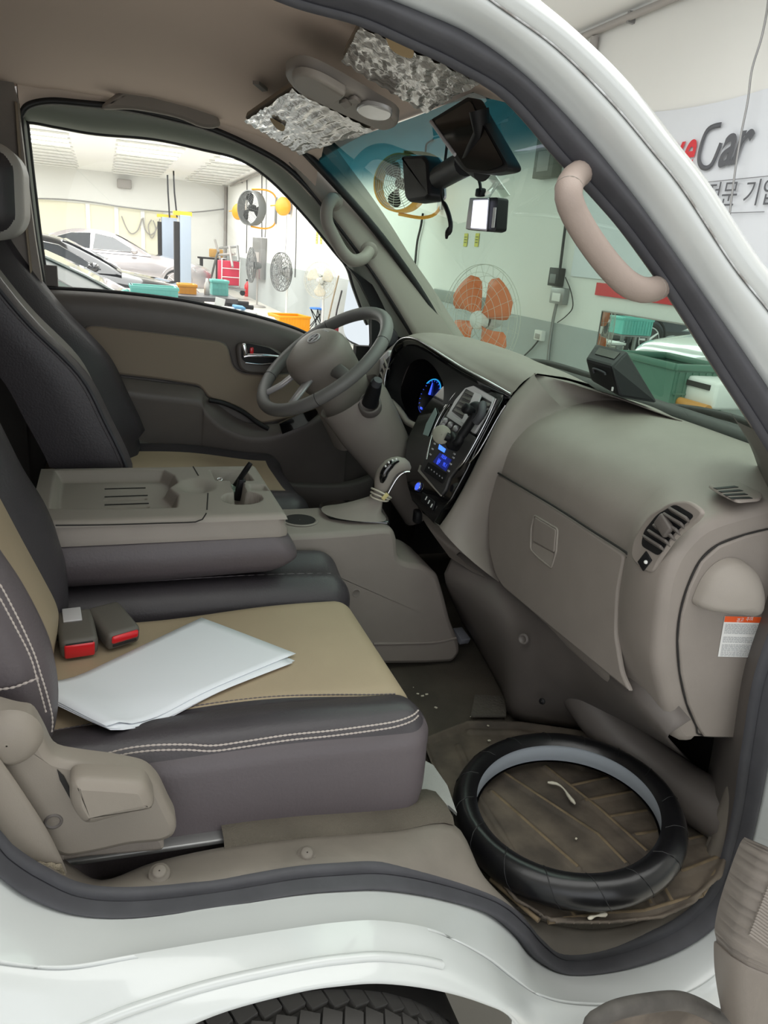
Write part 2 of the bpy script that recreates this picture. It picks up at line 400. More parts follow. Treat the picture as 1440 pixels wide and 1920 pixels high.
# ============================================================ truck cab shell
TN = V((0, 1, -0.35)); TK = 0.02-0.35*1.25            # tumblehome plane of the near side above the belt line
def S(px, py, dy=0.0):
    """point on the near side of the cab (vertical below the belt line, leaning in above it)"""
    p = P(px, py, Y=0.02+dy)
    if p.z > 1.25: p = P(px, py, pl=(TN, TK+dy))
    return p
cab = thing('truck_cab', 'white truck cab body around the open passenger doorway', 'truck', (0.4, 0.0, 0.0))
ROW = [  # seal inner, seal outer, body crease, outer edge (photo pixels round the doorway)
 (566,0, 585,-50, 610,-130, 640,-210),(679,32, 700,-12, 735,-90, 775,-170),(770,72, 792,24, 835,-60, 880,-130),
 (862,116, 885,67, 930,8, 975,-30),(960,177, 987,143, 1043,90, 1078,57),(1060,290, 1090,247, 1145,191, 1180,157),
 (1140,377, 1170,343, 1225,286, 1268,268),(1195,443, 1228,421, 1283,360, 1335,354),(1281,565, 1318,550, 1375,500, 1427,492),
 (1360,690, 1400,668, 1455,602, 1505,580),(1440,815, 1478,787, 1530,720, 1580,690),(1492,910, 1530,895, 1590,880, 1680,860),
 (1510,1020, 1548,1020, 1610,1020, 1700,1020),(1475,1150, 1515,1160, 1580,1170, 1680,1180),(1431,1280, 1468,1290, 1540,1300, 1660,1310),
 (1408,1409, 1440,1422, 1510,1440, 1640,1450),(1393,1510, 1422,1505, 1480,1520, 1620,1540),(1375,1590, 1402,1592, 1450,1620, 1600,1650),
 (1352,1660, 1378,1670, 1415,1710, 1560,1760),(1313,1711, 1337,1736, 1370,1800, 1480,1880),(1248,1755, 1260,1785, 1290,1862, 1380,1990),
 (1143,1792, 1160,1815, 1175,1885, 1220,2020),(1061,1799, 1060,1823, 1075,1885, 1080,2020),(1018,1771, 1000,1797, 1010,1868, 1010,1990),
 (984,1732, 962,1752, 960,1836, 960,1910),(928,1689, 905,1708, 906,1795, 906,1880),(820,1655, 820,1681, 820,1752, 820,1855),
 (720,1637, 720,1665, 720,1735, 720,1842),(640,1639, 640,1665, 640,1738, 640,1846),(550,1647, 550,1672, 550,1750, 550,1860),(400,1672, 400,1694, 400,1774, 400,1902),
 (250,1687, 250,1713, 250,1800, 250,1975),(150,1680, 140,1708, 130,1820, 110,2060),(75,1647, 60,1682, 30,1815, -20,2090),
 (25,1615, 5,1645, -60,1800, -140,2080),(0,1590, -25,1615, -130,1780, -260,2060),(-60,1510, -90,1530, -220,1650, -360,1800),
 (-110,1350, -150,1350, -260,1400, -420,1450),(-140,1000, -180,1000, -280,1000, -440,1000),(-130,600, -170,600, -270,600, -430,600),
 (-110,250, -150,250, -250,200, -400,150),(-60,20, -95,-10, -180,-90, -300,-200),(60,-90, 50,-130, 20,-220, -20,-320),
 (300,-90, 300,-135, 300,-220, 310,-320),(450,-45, 458,-95, 475,-180, 490,-260)]
K = 6
si = sub([S(r[0], r[1], .03) for r in ROW], K, True); so = sub([S(r[2], r[3], .015) for r in ROW], K, True)
def low(i, a, b): return a if i <= 18 or i >= 40 else (a+(b-a)*min(1, (i-18)/4) if i < 36 else a+(b-a)*(40-i)/4)
bc = sub([S(r[4], r[5], low(i, -.03, -.07)) for i, r in enumerate(ROW)], K, True); be = sub([S(r[6], r[7], low(i, -.03, -.13)) for i, r in enumerate(ROW)], K, True)
def ribbon(A, B, bulge, n, d=V((0, -1, 0)), ease=1.0):
    return [[a.lerp(b, t/n)+d*(bulge*math.sin(math.pi*(t/n)**ease)) for t in range(n+1)] for a, b in zip(A, B)]
# rubber weatherstrip with a rounded section and a thin inner lip
g = MB().grid(ribbon(si, so, 0.016, 7), closeu=True)
lip = [[s+V((0, .012, 0))+(s-o).normalized()*.006, s+V((0, -.004, 0))+(s-o).normalized()*.002, s] for s, o in zip(si, so)]
g.grid(lip, closeu=True)
g.build('weatherstrip', M['rubber'], cab)
# white aperture flange and outer panel
g = MB()
fl = [[o_+V((0, .006, 0)), o_+V((0, -.004, 0))+(b_-o_)*.06]+[o_.lerp(b_, t/8)+V((0, -1, 0))*(0.012*math.sin(math.pi*t/8)) for t in range(1, 8)]+[b_+(o_-b_)*.03+V((0, -.001, 0)), b_+V((0, .007, 0))] for o_, b_ in zip(so, bc)]
g.grid(fl, closeu=True)
g.build('door_frame_flange', M['paint'], cab)
g = MB(); ou = []
for i, (b_, e_) in enumerate(zip(bc, be)):
    d = (e_-b_)
    row = [b_+V((0, .007, 0)), b_+d*.03+V((0, -.003, 0))]
    for t in range(1, 7): row.append(b_.lerp(e_, t/7)+V((0, -1, 0))*(0.014*math.sin(math.pi*t/7)))
    dn = d.normalized() if d.length > 1e-6 else V((1, 0, 0))
    row += [e_+V((0, -.002, 0)), e_+dn*.008+V((0, .01, 0)), e_+dn*.012+V((0, .05, 0)), e_+dn*.006+V((0, .06, 0))]
    ou.append(row)
g.grid(ou, closeu=True)
g.build('outer_panel', M['paint'], cab)
# sealant seam line in the crease of the pillar
M['grime'] = mat('grimy_sealant', c8(150, 146, 142), 0.9, var=0.6, vscale=60, vcol=c8(215, 218, 220))
pil = [p+V((0, -.0015, 0)) for p in bc[2*K:11*K]]
MB().tube(pil, 0.0012, 6).build('sealant_seam', M['grime'], cab)
# chrome-white highlight moulding lines on the sill: two pressed ridges
for (fa, fb, nm) in ((.42, .0, 'sill_ridge'),):
    ln = [o_.lerp(e_, fa)+V((0, -.012, 0)) for o_, e_ in zip(bc[26*K:34*K], be[26*K:34*K])]
    MB().tube(ln, 0.006, 8).build(nm, M['paint'], cab)
# lower body below the front corner with the step recess
lo = [be[i] for i in range(15*K, 24*K+1)]
lowrows = [[p, p+V((0.0, -.01, -.06)), p+V((0, 0, -.25)), V((p.x, .05, -.02+.1))] for p in lo]
MB().grid(lowrows).build('lower_panel', M['paint'], cab)
stp = [P(x, y, Y=-.125) for x, y in ((1100, 1912), (1120, 1890), (1150, 1876), (1200, 1866), (1255, 1861), (1292, 1870), (1330, 1890), (1362, 1915), (1360, 1990), (1110, 1990))]
sr = sub(stp, 4, True)
g = MB().tube([p+V((0, -.012, 0)) for p in sr], .012, 8, closed=True); g.build('step_rim', mat('step_rubber', c8(96, 92, 88), .8, var=.3, vscale=30), cab)
g = MB().grid([[p+V((0, -.014, 0)), p+V((0, .0, 0))] for p in sr], closeu=True); g.fan([p+V((0, .0-.010, 0)) for p in sr]); g.build('step_recess_patch', mat('step_recess_dark', c8(120, 110, 100), .9, var=.45, vscale=20), cab)  # flat patch in place of the recess, its shade put into the dark colour
# inner structure: rear wall, outer roof skin, far side, front panel (keeps the cab closed)
g = MB()
g.box((-0.42, .78, 1.2), (0.03, 1.45, 1.3)); g.build('rear_wall', M['plastic_dk'], cab)
g = MB().box((0.32, .785, .48), (1.6, 1.40, .12)); g.build('floor_pan', M['carpet'], cab)
g = MB().box((-.36, 1.50, .95), (.5, .03, .9)); g.box((-.40, 1.50, 1.6), (.42, .03, .5)); g.build('far_side_panel', M['plastic_dk'], cab)
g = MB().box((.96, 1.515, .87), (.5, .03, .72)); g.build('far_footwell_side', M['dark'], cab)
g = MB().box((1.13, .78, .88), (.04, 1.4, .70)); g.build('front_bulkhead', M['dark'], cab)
rx = [(-.45, 1.86), (-.2, 1.90), (.1, 1.90), (.35, 1.86), (.52, 1.775)]
rows = []
for x, z in rx:
    rows.append([V((x, .24+(1.44-.24)*j/10, z-.04+.05*max(0, math.sin(math.pi*j/10))**.5)) for j in range(11)])
MB().grid(rows).build('roof_skin', M['paint'], cab, solid=.004)

g = MB().box((-.385, .03, 1.20), (.19, .05, 1.36), bev=.012); g.box((-.385, .10, 1.86), (.19, .16, .05), bev=.01); g.build('rear_quarter_panel', M['paint'], cab)

# tyre under the arch
ty = thing('front_tyre', 'black front tyre with zigzag tread under the white wheel arch', 'tyre', (0.30, .1, .0))
c0 = V((0.137, -.012, 0.327)); R0 = .322
M['tyre'] = mat('tyre_rubber', c8(96, 94, 92), 0.75, bump=.2, bscale=80)
g = MB(); prof = [(R0*.6, -.10), (R0*.8, -.115), (R0*.95, -.105), (R0*.985, -.09), (R0, -.07), (R0, .07), (R0*.985, .09), (R0*.95, .105), (R0*.8, .115), (R0*.6, .10)]
g.lathe(c0, (0, 1, 0), prof, 96); g.build('carcass', M['tyre'], ty)
g = MB(); n_ = 72
for k in range(n_):
    a = 2*math.pi*k/n_
    for j, yy in enumerate((-.075, -.04, 0, .04, .075)):
        a2 = a+(0.5 if j % 2 else 0)*2*math.pi/n_
        r_ = R0+.003
        Rm = Matrix.Rotation(-a2+math.pi/2, 3, 'Y')
        g.box((c0.x+math.cos(a2)*r_, c0.y+yy, c0.z+math.sin(a2)*r_), (.024, .029, .012), rot=Matrix.Rotation(math.pi/2-a2, 3, 'Y') @ Matrix.Rotation(.35 if j % 2 else -.35, 3, 'Z'))
tb = g.build('tread_blocks', M['tyre'], ty)
g = MB().lathe(c0, (0, 1, 0), [(0.001, -.06), (.12, -.06), (.18, -.1), (.2, -.11)], 40); g.build('wheel_rim', M['silver'], ty)
# dark wheel well
g = MB().lathe(V((.137, 0, .325)), (0, 1, 0), [(.337, -.05), (.337, .11), (.001, .11)], 48); g.build('wheel_well', M['dark'], cab)

# ------------------------------------------------------------ interior trim of the cab
trim = thing('cab_interior_trim', 'taupe headliner, pillar trims and sill covers lining the truck cab', 'interior trim', (0.3, .8, .6))
# headliner
def near_top(x):   # inner edge of the doorway seal at the top, as a function of x
    pts = [p for p in si if p.z > 1.45]; 
    return min(pts, key=lambda p: abs(p.x-x))
HX = [-.42, -.3, -.18, -.08, .02, .12, .2, .28, .35, .41, .46, .49, .51]
rows = []
hdrF = P(612, 292, Y=1.37); hdrN = P(930, 176, Y=.24)
for i, x in enumerate(HX):
    n0 = near_top(x)
    nz = n0.z-.002; ny = n0.y+.01
    crown = 1.835 if x < .15 else 1.835-.085*((x-.15)/.36)**1.4
    fz = 1.785 if x < .12 else 1.785-.07*((x-.12)/.39)**1.3
    fy = 1.40
    row = []
    for j in range(29):
        t = j/28; y = ny+(fy-ny)*t
        base = nz+(fz-nz)*t
        e = (1-abs(2*t-1)**3.2)
        xx = x if i < len(HX)-1 else x
        row.append(V((xx+.02*math.sin(math.pi*t)*(x/.51 if x > 0 else 0), y, base+(crown-base)*e)))
    rows.append(row)
# header lip turning down in front of the windscreen
last = rows[-1]; rows.append([p+V((.015, 0, -.006)) for p in last]); rows.append([p+V((.03, 0, -.002)) for p in last])
MB().grid(rows).build('headliner', M['headliner'], trim, solid=.004, off=1)
# driver side roof rail bulge over the far door
rl = [P(x, y, Y=1.37) for x, y in ((20, 160), (120, 168), (240, 176), (330, 192), (400, 220), (470, 258))]
# far A pillar trim
A = [(540, 305, 612, 284), (578, 350, 640, 322), (620, 403, 682, 378), (660, 455, 722, 436), (700, 510, 760, 496), (738, 568, 805, 560), (768, 618, 845, 622), (790, 660, 868, 655)]
a_in = sub([P(a[0], a[1], Y=1.40) for a in A], 5); a_out = sub([P(a[2], a[3], Y=1.40)+V((.03, 0.05, .02)) for a in A], 5)
rows = [[i_.lerp(o_, t/6)+V((-.6, -.8, 0))*.018*math.sin(math.pi*t/6) for t in range(7)] for i_, o_ in zip(a_in, a_out)]
MB().grid(rows).build('pillar_trim', M['plastic_lt'], trim, solid=.006, off=-1)
# near A pillar trim (seen as inner side of the pillar)
A2 = [s+V((.01, .02, 0)) for s in si[3*K:11*K]]
MB().grid([[p, p+V((.0, .02, .0)), p+V((.015, .035, .01))] for p in A2]).build('pillar_trim', M['plastic_lt'], trim)
# far B pillar trim
bp = [P(x, y, Y=1.36) for x, y in ((-60, 60), (24, 150), (34, 190), (36, 215), (50, 330), (66, 450), (84, 560), (88, 640), (-60, 700))]
MB().prism(bp, (0, .08, 0)).build('pillar_trim', M['plastic'], trim)
# far door opening seal
dsl = sub([P(x, y, Y=1.405) for x, y in ((88, 660), (84, 560), (66, 460), (50, 340), (38, 235), (40, 212), (56, 196), (95, 189), (150, 193), (240, 203), (330, 223), (400, 243), (470, 274), (530, 308), (580, 355), (622, 408), (662, 460), (702, 515), (742, 577), (772, 625), (785, 655))], 5)
rr_ = []
for q in dsl:
    if -.2 < q.x < .56 and q.z > 1.62:
        fz = (1.785 if q.x < .12 else 1.785-.07*((q.x-.12)/.39)**1.3)+.012
        rr_.append([V((q.x, 1.33, fz+.012)), V((q.x, 1.365, max(q.z, fz)+.004)), q+V((0, -.004, .006)), q+V((0, .03, -.004))])
MB().grid(rr_).build('roof_rail_trim', M['headliner'], trim)
MB().prism(sub([P(x, y, Y=1.365) for x, y in ((190, 204), (225, 172), (265, 160), (320, 160), (368, 178), (400, 208), (412, 236), (380, 240), (330, 221), (250, 206))], 4, True), (0, -.012, 0), bev=.008).build('rail_bulge', M['plastic'], trim)
MB().tube(dsl, .0085, 8).build('door_seal', M['black_rubber'], trim)
# sill cover, carpet edge and sill step at the bottom of the doorway
SI = [(75,1647, 122,1612), (150,1680, 190,1650), (250,1687, 290,1616), (400,1672, 420,1588), (550,1647, 560,1570), (640,1639, 650,1563), (720,1637, 740,1556),
      (820,1655, 850,1545), (928,1689, 905,1640), (984,1732, 960,1700), (1018,1771, 1020,1728), (1061,1799, 1095,1742), (1143,1792, 1170,1736), (1248,1755, 1240,1712), (1313,1711, 1292,1672), (1352,1660, 1325,1610), (1375,1590, 1352,1545), (1393,1510, 1372,1480), (1408,1409, 1398,1400)]
a_ = sub([S(r[0], r[1], .035) for r in SI], 5); b_ = sub([P(r[2], r[3], Y=(.13 if i < 8 else .085)) for i, r in enumerate(SI)], 5)
rows = [[p.lerp(q, t/6)+V((0, 0, .008))*math.sin(math.pi*(t/6)**.6) for t in range(7)]+[q+V((0, .01, -.03)), q+V((0, .02, -.16))] for p, q in zip(a_, b_)]
MB().grid(rows).build('sill_cover', M['sill'], trim)
ce_ = b_[15:36]
MB().grid([[q+V((0, -.004, .001)), q+V((0, .004, .010)), q+V((0, .03, .012)), q+V((0, .07, .004)), q+V((0, .09, -.05))] for q in ce_]).build('carpet_edge', M['carpet'], trim)
for x, y in ((575, 1610), (299, 1645), (1240, 1738)):
    q = P(x, y, Y=.085)+V((0, 0, .009)); 
    MB().lathe(q, (0, -.35, 1), [(.001, .003), (.007, .003), (.009, .0015), (.0095, -.002), (.0125, -.002), (.0135, -.005)], 20).build('clip', M['sill'], trim)
# vertical trim at the front edge inside the doorway (kick panel)
kk = [s+V((0, .015, 0)) for s in si[10*K:19*K]]
MB().grid([[p, p+V((.02, .06, .0)), p+V((.05, .10, 0)), p+V((.08, .14, 0))] for p in kk]).build('kick_panel', M['plastic_dk'], trim)
# platform under the seat
pfm = [P(x, y, Z=.655) for x, y in ((845, 1515), (765, 1425))]
g = MB(); xr = .50
g.box(((xr-.4)/2, .85, .585), (xr+.4, 1.2, .15), bev=.02); g.build('seat_platform', M['carpet'], trim)
# pale grey carpet corner and strip
cs = [P(x, y, Z=.668) for x, y in ((770, 1520), (775, 1470), (785, 1425), (812, 1440), (838, 1478), (856, 1530), (840, 1515), (800, 1512))]
MB().prism(cs, (0, 0, .006)).build('carpet_corner', mat('grey_felt', c8(158, 160, 156), .95, bump=.6, bscale=300, bdist=.002), trim)
# seat rail seen below the seat
ra = P(118, 1612, Y=.15); rb_ = P(420, 1568, Y=.15)
MB().box((ra+rb_)*.5, ((rb_-ra).length, .02, .008), rot=(0, math.atan2(-(rb_.z-ra.z), rb_.x-ra.x), 0), bev=.002).build('seat_rail', M['steel'], trim)
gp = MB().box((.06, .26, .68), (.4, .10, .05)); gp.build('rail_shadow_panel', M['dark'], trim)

# ------------------------------------------------------------ windscreen
ws = thing('windshield', 'green tinted windscreen with a blue shade band along its top edge', 'windshield', (.8, .78, 1.4))
rows = []
for i in range(13):
    t = i/12
    row = []
    for j in range(17):
        u = j/16
        top = V((.50+.035*math.sin(math.pi*u), .20+(1.38-.20)*u, 1.735)); bot = V((1.03+.03*math.sin(math.pi*u), .06+(1.46-.06)*u, 1.235))
        p = top.lerp(bot, t)+V((.02, 0, .02))*math.sin(math.pi*t)
        row.append(p)
    rows.append(row)
MB().grid(rows).build('glass_pane', M['wsglass'], ws)
farE = [r[-1] for r in rows]
MB().tube([p+V((-.012, -.012, -.004)) for p in farE], .011, 6).build('pane_seal', M['black_rubber'], ws)
MB().tube([r[0]+V((-.005, .01, 0)) for r in rows], .008, 6).build('pane_seal', M['black_rubber'], ws)
MB().tube([p+V((.012, 0, .006)) for p in rows[-1]], .022, 8).build('pane_seal', M['black_rubber'], ws)
# cowl and wipers outside
cw = thing('wiper_cowl', 'black cowl panel with wiper arms at the foot of the windscreen', 'cowl', (1.1, .78, 1.2))
MB().grid([[V((1.05, -.0+y*.1, 1.225)), V((1.10, y*.1, 1.215)), V((1.16, y*.1, 1.16)), V((1.17, y*.1, .9))] for y in range(0, 16)]).build('cowl_panel', M['black'], cw, solid=.004)
for (a, b) in (((1085, 703), (1135, 712)), ):
    pass
w1 = [P(x, y, X=1.10) for x, y in ((1060, 694), (1090, 690), (1130, 695))]
w2 = spline([V((1.11, .62, 1.24)), V((1.10, .45, 1.262)), V((1.10, .25, 1.262)), V((1.10, .05, 1.255))], 14)
MB().tube(w2, .008, 6).build('wiper_arm', M['black'], cw)
MB().tube(spline([V((1.11, 1.25, 1.24)), V((1.10, 1.05, 1.262)), V((1.10, .8, 1.262)), V((1.10, .68, 1.262))], 14), .008, 6).build('wiper_arm', M['black'], cw)
# ============================================================ opened passenger door (its lower rear corner shows at the right edge)
pd = thing('passenger_door', 'opened passenger door with a ribbed grey inner edge at the lower right', 'door', (.98, -.2, .4))
ed = [(1450, 1590), (1440, 1604), (1423, 1646), (1407, 1690), (1394, 1732), (1386, 1775), (1389, 1798), (1384, 1805), (1384, 1850), (1388, 1890), (1396, 1940)]
Yd = -.20
e3 = sub([P(x, y, Y=Yd) for x, y in ed], 6)
g = MB()
rows = []
for i, p in enumerate(e3):
    rib = .003*math.sin(i*2.6) if i < 36 else 0
    rows.append([p+V((.03, .06, -.045)), p+V((rib, .01, -.006)), p+V((.004+rib, -.01, 0)), p+V((.03, -.035, 0)), p+V((.09+rib, -.09, .0)), p+V((.16+rib, -.15, 0)), p+V((.3, -.26, 0)), p+V((.5, -.4, 0))])
g.grid(rows); g.build('door_lining', M['plastic'], pd)
g = MB()
for k in range(26):
    p = e3[min(k*1+2, len(e3)-1)]
    a = P(1440-(k*2.0), 1604+k*5.2, Y=Yd); 
    g.tube([a+V((.0, -.012, 0)), a+V((.05, -.055, -.03)), a+V((.12, -.12, -.075))], .0026, 6)
g.build('ribbing', M['plastic'], pd)
MB().grid([[p+V((.045, .058, -.06)), p+V((.14, .0, -.04)), p+V((.54, -.36, -.04))] for p in e3]).build('door_skin', M['paint'], pd)

# ============================================================ driver's door
dd = thing('driver_door', 'closed driver door with beige cloth insert, chrome handle and open view through its window', 'door', (.4, 1.5, .6))
DY = 1.45
# window frame
FR = [(30,560, 88,545), (32,400, 72,430), (33,235, 50,240), (48,200, 52,226), (110,206, 110,236), (180,213, 180,248), (290,227, 290,258), (383,250, 383,278), (453,272, 453,297), (530,313, 513,338), (596,382, 580,408), (650,446, 630,470), (680,488, 656,503), (730,560, 668,540), (770,640, 693,610)]
a_ = sub([P(r[0], r[1], Y=DY) for r in FR], 5); b_ = sub([P(r[2], r[3], Y=DY+.03) for r in FR], 5)
MB().grid([[p+(p-q).normalized()*.05+V((0, .05, 0)), p+(p-q).normalized()*.03+V((0, .012, 0)), p, p.lerp(q, .3)+V((0, -.006, 0)), p.lerp(q, .7)+V((0, -.004, 0)), q, q+V((0, .05, 0))] for p, q in zip(a_, b_)]).build('window_frame', M['door_grey'], dd)
MB().tube([q+V((0, .02, 0)) for q in b_], .006, 6).build('window_channel', M['black_rubber'], dd)
# window pane
wp = [q+V((0, .03, 0)) for q in b_]
bot = sub([P(x, y, Y=DY+.06) for x, y in ((700, 680), (590, 645), (547, 624), (480, 604), (380, 584), (333, 575), (233, 562), (88, 552))], 4)
MB().fan(wp+bot).build('window_pane', M['clear'], dd)
# main door card: rows from belt line down
TOP = [(30, 535), (88, 541), (160, 545), (233, 551), (333, 563), (400, 576), (480, 594), (547, 614), (590, 633), (650, 665), (720, 715), (800, 790)]
top = sub([P(x, y, Y=DY) for x, y in TOP], 5)
def zrow(i, t): return top[i]
rows = []
for p in top:
    zt = p.z
    rows.append([V((p.x, DY+.06, zt-.012)), V((p.x, DY+.035, zt-.003)), V((p.x, DY+.012, zt-.004)), V((p.x, DY-.004, zt-.015)), V((p.x, DY-.012, zt-.04)), V((p.x, DY-.010, zt-.075)), V((p.x, DY, zt-.10)), V((p.x, DY+.002, zt-.2)), V((p.x, DY+.004, .92)), V((p.x, DY+.01, .55))])
MB().grid(rows).build('door_card', M['plastic_dk'], dd, solid=.01, off=-1)
MB().tube([p+V((0, .03, .0)) for p in top[3:48]], .005, 6).build('belt_seal', M['black_rubber'], dd)
# cloth insert
ins = [(157,622), (163,612), (180,611), (300,625), (412,640), (425,648), (431,668), (436,688), (452,700), (499,703), (560,700), (640,720), (620,760), (560,781), (487,793), (470,782), (452,770), (429,756), (400,750), (388,742), (374,722), (300,710), (215,700), (198,692), (175,668), (160,648)]
ip = roundpoly([P(x, y, Y=DY-.004) for x, y in ins], .012, 2)
MB().prism(ip, (0, -.010, 0), bev=.006).build('cloth_insert', M['beige_dk'], dd)
MB().tube(ip, .004, 6, closed=True).build('insert_groove', M['plastic_dk'], dd)
# handle recess surround, chrome handle, red lock tab
hr = roundpoly([P(x, y, Y=DY-.010) for x, y in ((441, 645), (458, 640), (510, 650), (536, 668), (538, 684), (520, 700), (462, 699), (446, 688))], .02, 3)
MB().prism(hr, (0, -.014, 0), bev=.006).build('handle_surround', M['plastic_dk'], dd)
hb = roundpoly([P(x, y, Y=DY-.0255) for x, y in ((453, 648), (462, 643), (505, 652), (529, 668), (528, 676), (515, 682), (460, 679), (452, 672))], .01, 3)
hs = MB().prism(hb, (0, -.001, 0)).build('handle_recess', M['black'], dd)
hc = spline([P(x, y, Y=DY-.035) for x, y in ((457, 669), (466, 667), (490, 667), (512, 668), (528, 670))], 10)
MB().tube(hc, [.006, .0065, .0065, .006, .006, .006, .0055, .005, .005, .0045], 8).build('door_handle', M['chrome'], dd)
MB().box(P(459, 655, Y=DY-.036), (.012, .012, .034), rot=(0, -.25, 0), bev=.004).build('lock_lever', M['chrome'], dd)
MB().box(P(472, 657, Y=DY-.03), (.010, .006, .016), bev=.002).build('lock_flag', M['red'], dd)
lo_ = spline([P(x, y, Y=DY-.03) for x, y in ((460, 680), (490, 683), (512, 681))], 8)
MB().tube(lo_, .003, 6).build('handle_trim', M['chrome'], dd)
# armrest ledge and pocket rim
AR = [(150, 722), (219, 731), (300, 741), (372, 750), (384, 768), (409, 793), (436, 809), (468, 819), (500, 819), (526, 813), (560, 801), (600, 782), (660, 760)]
ar = sub([P(x, y, Y=DY-.05) for x, y in AR], 5)
ar2 = sub([P(x, y, Y=DY-.02) for x, y in ((150, 700), (219, 708), (300, 718), (372, 728), (388, 745), (415, 765), (440, 783), (468, 795), (500, 797), (526, 795), (560, 790), (600, 775), (660, 750))], 5)
rows = [[q+V((0, .012, 0)), q, q.lerp(p, .5)+V((0, .003, .0)), p+V((0, 0, .004)), p+V((0, -.004, -.004)), p+V((0, -.001, -.02)), V((p.x, DY-.03, p.z-.1)), V((p.x, DY-.02, .80)), V((p.x, DY-.02, .56))] for p, q in zip(ar, ar2)]
MB().grid(rows).build('armrest_panel', M['plastic_dk'], dd)
# window switch block and inner pull
sw = [P(x, y, Y=DY-.055) for x, y in ((522, 793), (560, 775), (590, 765), (594, 775), (570, 795), (528, 812))]
MB().prism(sw, (0, -.012, 0)).build('window_switch', M['gloss'], dd)
pk = sub([P(x, y, Y=DY-.03) for x, y in ((392, 750), (420, 756), (455, 772), (482, 792), (503, 804))], 4)
MB().tube(pk, .007, 8).build('pull_handle', M['black'], dd)
# lower map pocket
po = sub([P(x, y, Y=DY-.05) for x, y in ((238, 820), (290, 838), (360, 862), (430, 880), (520, 905), (640, 910), (700, 893))], 5)
MB().grid([[p+V((0, .03, .0)), p, p+V((0, -.006, -.008)), p+V((0, 0, -.06)), V((p.x, DY-.03, .56))] for p in po]).build('map_pocket', M['plastic_dk'], dd)
# black mirror sail panel with tweeter at the front corner
sp = [P(x, y, Y=DY+.005) for x, y in ((652, 500), (700, 535), (742, 585), (790, 650), (770, 690), (697, 690), (697, 640), (697, 575), (675, 530))]
MB().prism(sp, (0, .02, 0)).build('mirror_sail', M['black'], dd)
MB().lathe(P(729, 634, Y=DY), (-.3, -1, 0), [(.001, .012), (.018, .014), (.024, .010), (.028, 0)], 24).build('tweeter', M['rubber'], dd)
MB().tube([P(x, y, Y=DY+.03) for x, y in ((690, 530), (696, 600), (697, 640), (697, 668))], .008, 6).build('quarter_bar', M['black'], dd)
# outside mirror
mr = thing('side_mirror', 'driver side door mirror outside the window beyond the steering wheel', 'mirror', (.85, 1.75, 1.3))
MN = V((-.80, -.60, 0)); MC = P(672, 585, Y=1.72)
mo = sub([P(x, y, pl=(MN, MN.dot(MC))) for x, y in ((657, 512), (680, 506), (694, 530), (697, 600), (695, 655), (668, 650), (647, 635), (642, 600), (648, 555))], 4, True)
MB().prism([p-MN*.09 for p in mo], MN*.09, bev=.01).build('mirror_housing', M['rubber'], mr)
cc = sum(mo, V())/len(mo)
mg = [cc+(p-cc)*.90+MN*.003 for p in mo]
MB().fan(mg).build('mirror_glass', mat('mirror', (.9, .93, .95), .02, 1.0), mr, solid=.002)
MB().tube([V((.92, 1.52, 1.22)), cc+V((.03, .03, 0))], .012, 8).build('mirror_arm', M['black'], mr)
# ============================================================ dashboard
dash = thing('dashboard', 'taupe dashboard running the width of the cab with vents and glove box', 'dashboard', (.85, .75, .8))
# --- passenger side body: profile sections in X,Z
PF = [(.86, .80), (.815, .815), (.795, .85), (.786, .95), (.782, 1.03), (.782, 1.085), (.788, 1.132), (.808, 1.165), (.837, 1.192), (.88, 1.213), (.923, 1.228), (.98, 1.239), (1.045, 1.245)]
PN = [(.875, .785), (.842, .80), (.800, .875), (.768, .945), (.755, 1.02), (.749, 1.08), (.757, 1.125), (.779, 1.158), (.808, 1.178), (.862, 1.192), (.925, 1.205), (.98, 1.222), (1.045, 1.235)]
def prof(pts, y, n=44): return spline([V((x, y, z)) for x, z in pts], n)
def mixp(a, b, t): return [(p[0]*(1-t)+q[0]*t, p[1]*(1-t)+q[1]*t) for p, q in zip(a, b)]
rows = []
def inset_prof(pts, d):
    out = []
    for i, p in enumerate(pts):
        a = pts[max(i-1, 0)]; b = pts[min(i+1, len(pts)-1)]; tx, tz = b[0]-a[0], b[1]-a[1]; L = math.hypot(tx, tz)
        out.append((p[0]+tz/L*d, p[1]-tx/L*d))
    return out
for y, d in ((.104, .016), (.106, .008), (.112, .002), (.12, 0)): rows.append(prof(inset_prof(PN, d), y))
for y, t in ((.15, 0), (.18, .15), (.205, .45), (.225, .8), (.24, 1), (.3, 1), (.4, 1), (.5, 1), (.6, 1), (.66, 1), (.72, 1.0)): rows.append(prof(mixp(PN, PF, t), y))
MB().grid(rows).build('passenger_fascia', M['plastic'], dash)
# end cap
ec = prof(inset_prof(PN, .016), .104)
cap = ec+[V((1.06, .104, 1.20)), V((1.06, .104, .77))]
MB().fan(cap).build('end_panel', M['plastic'], dash)
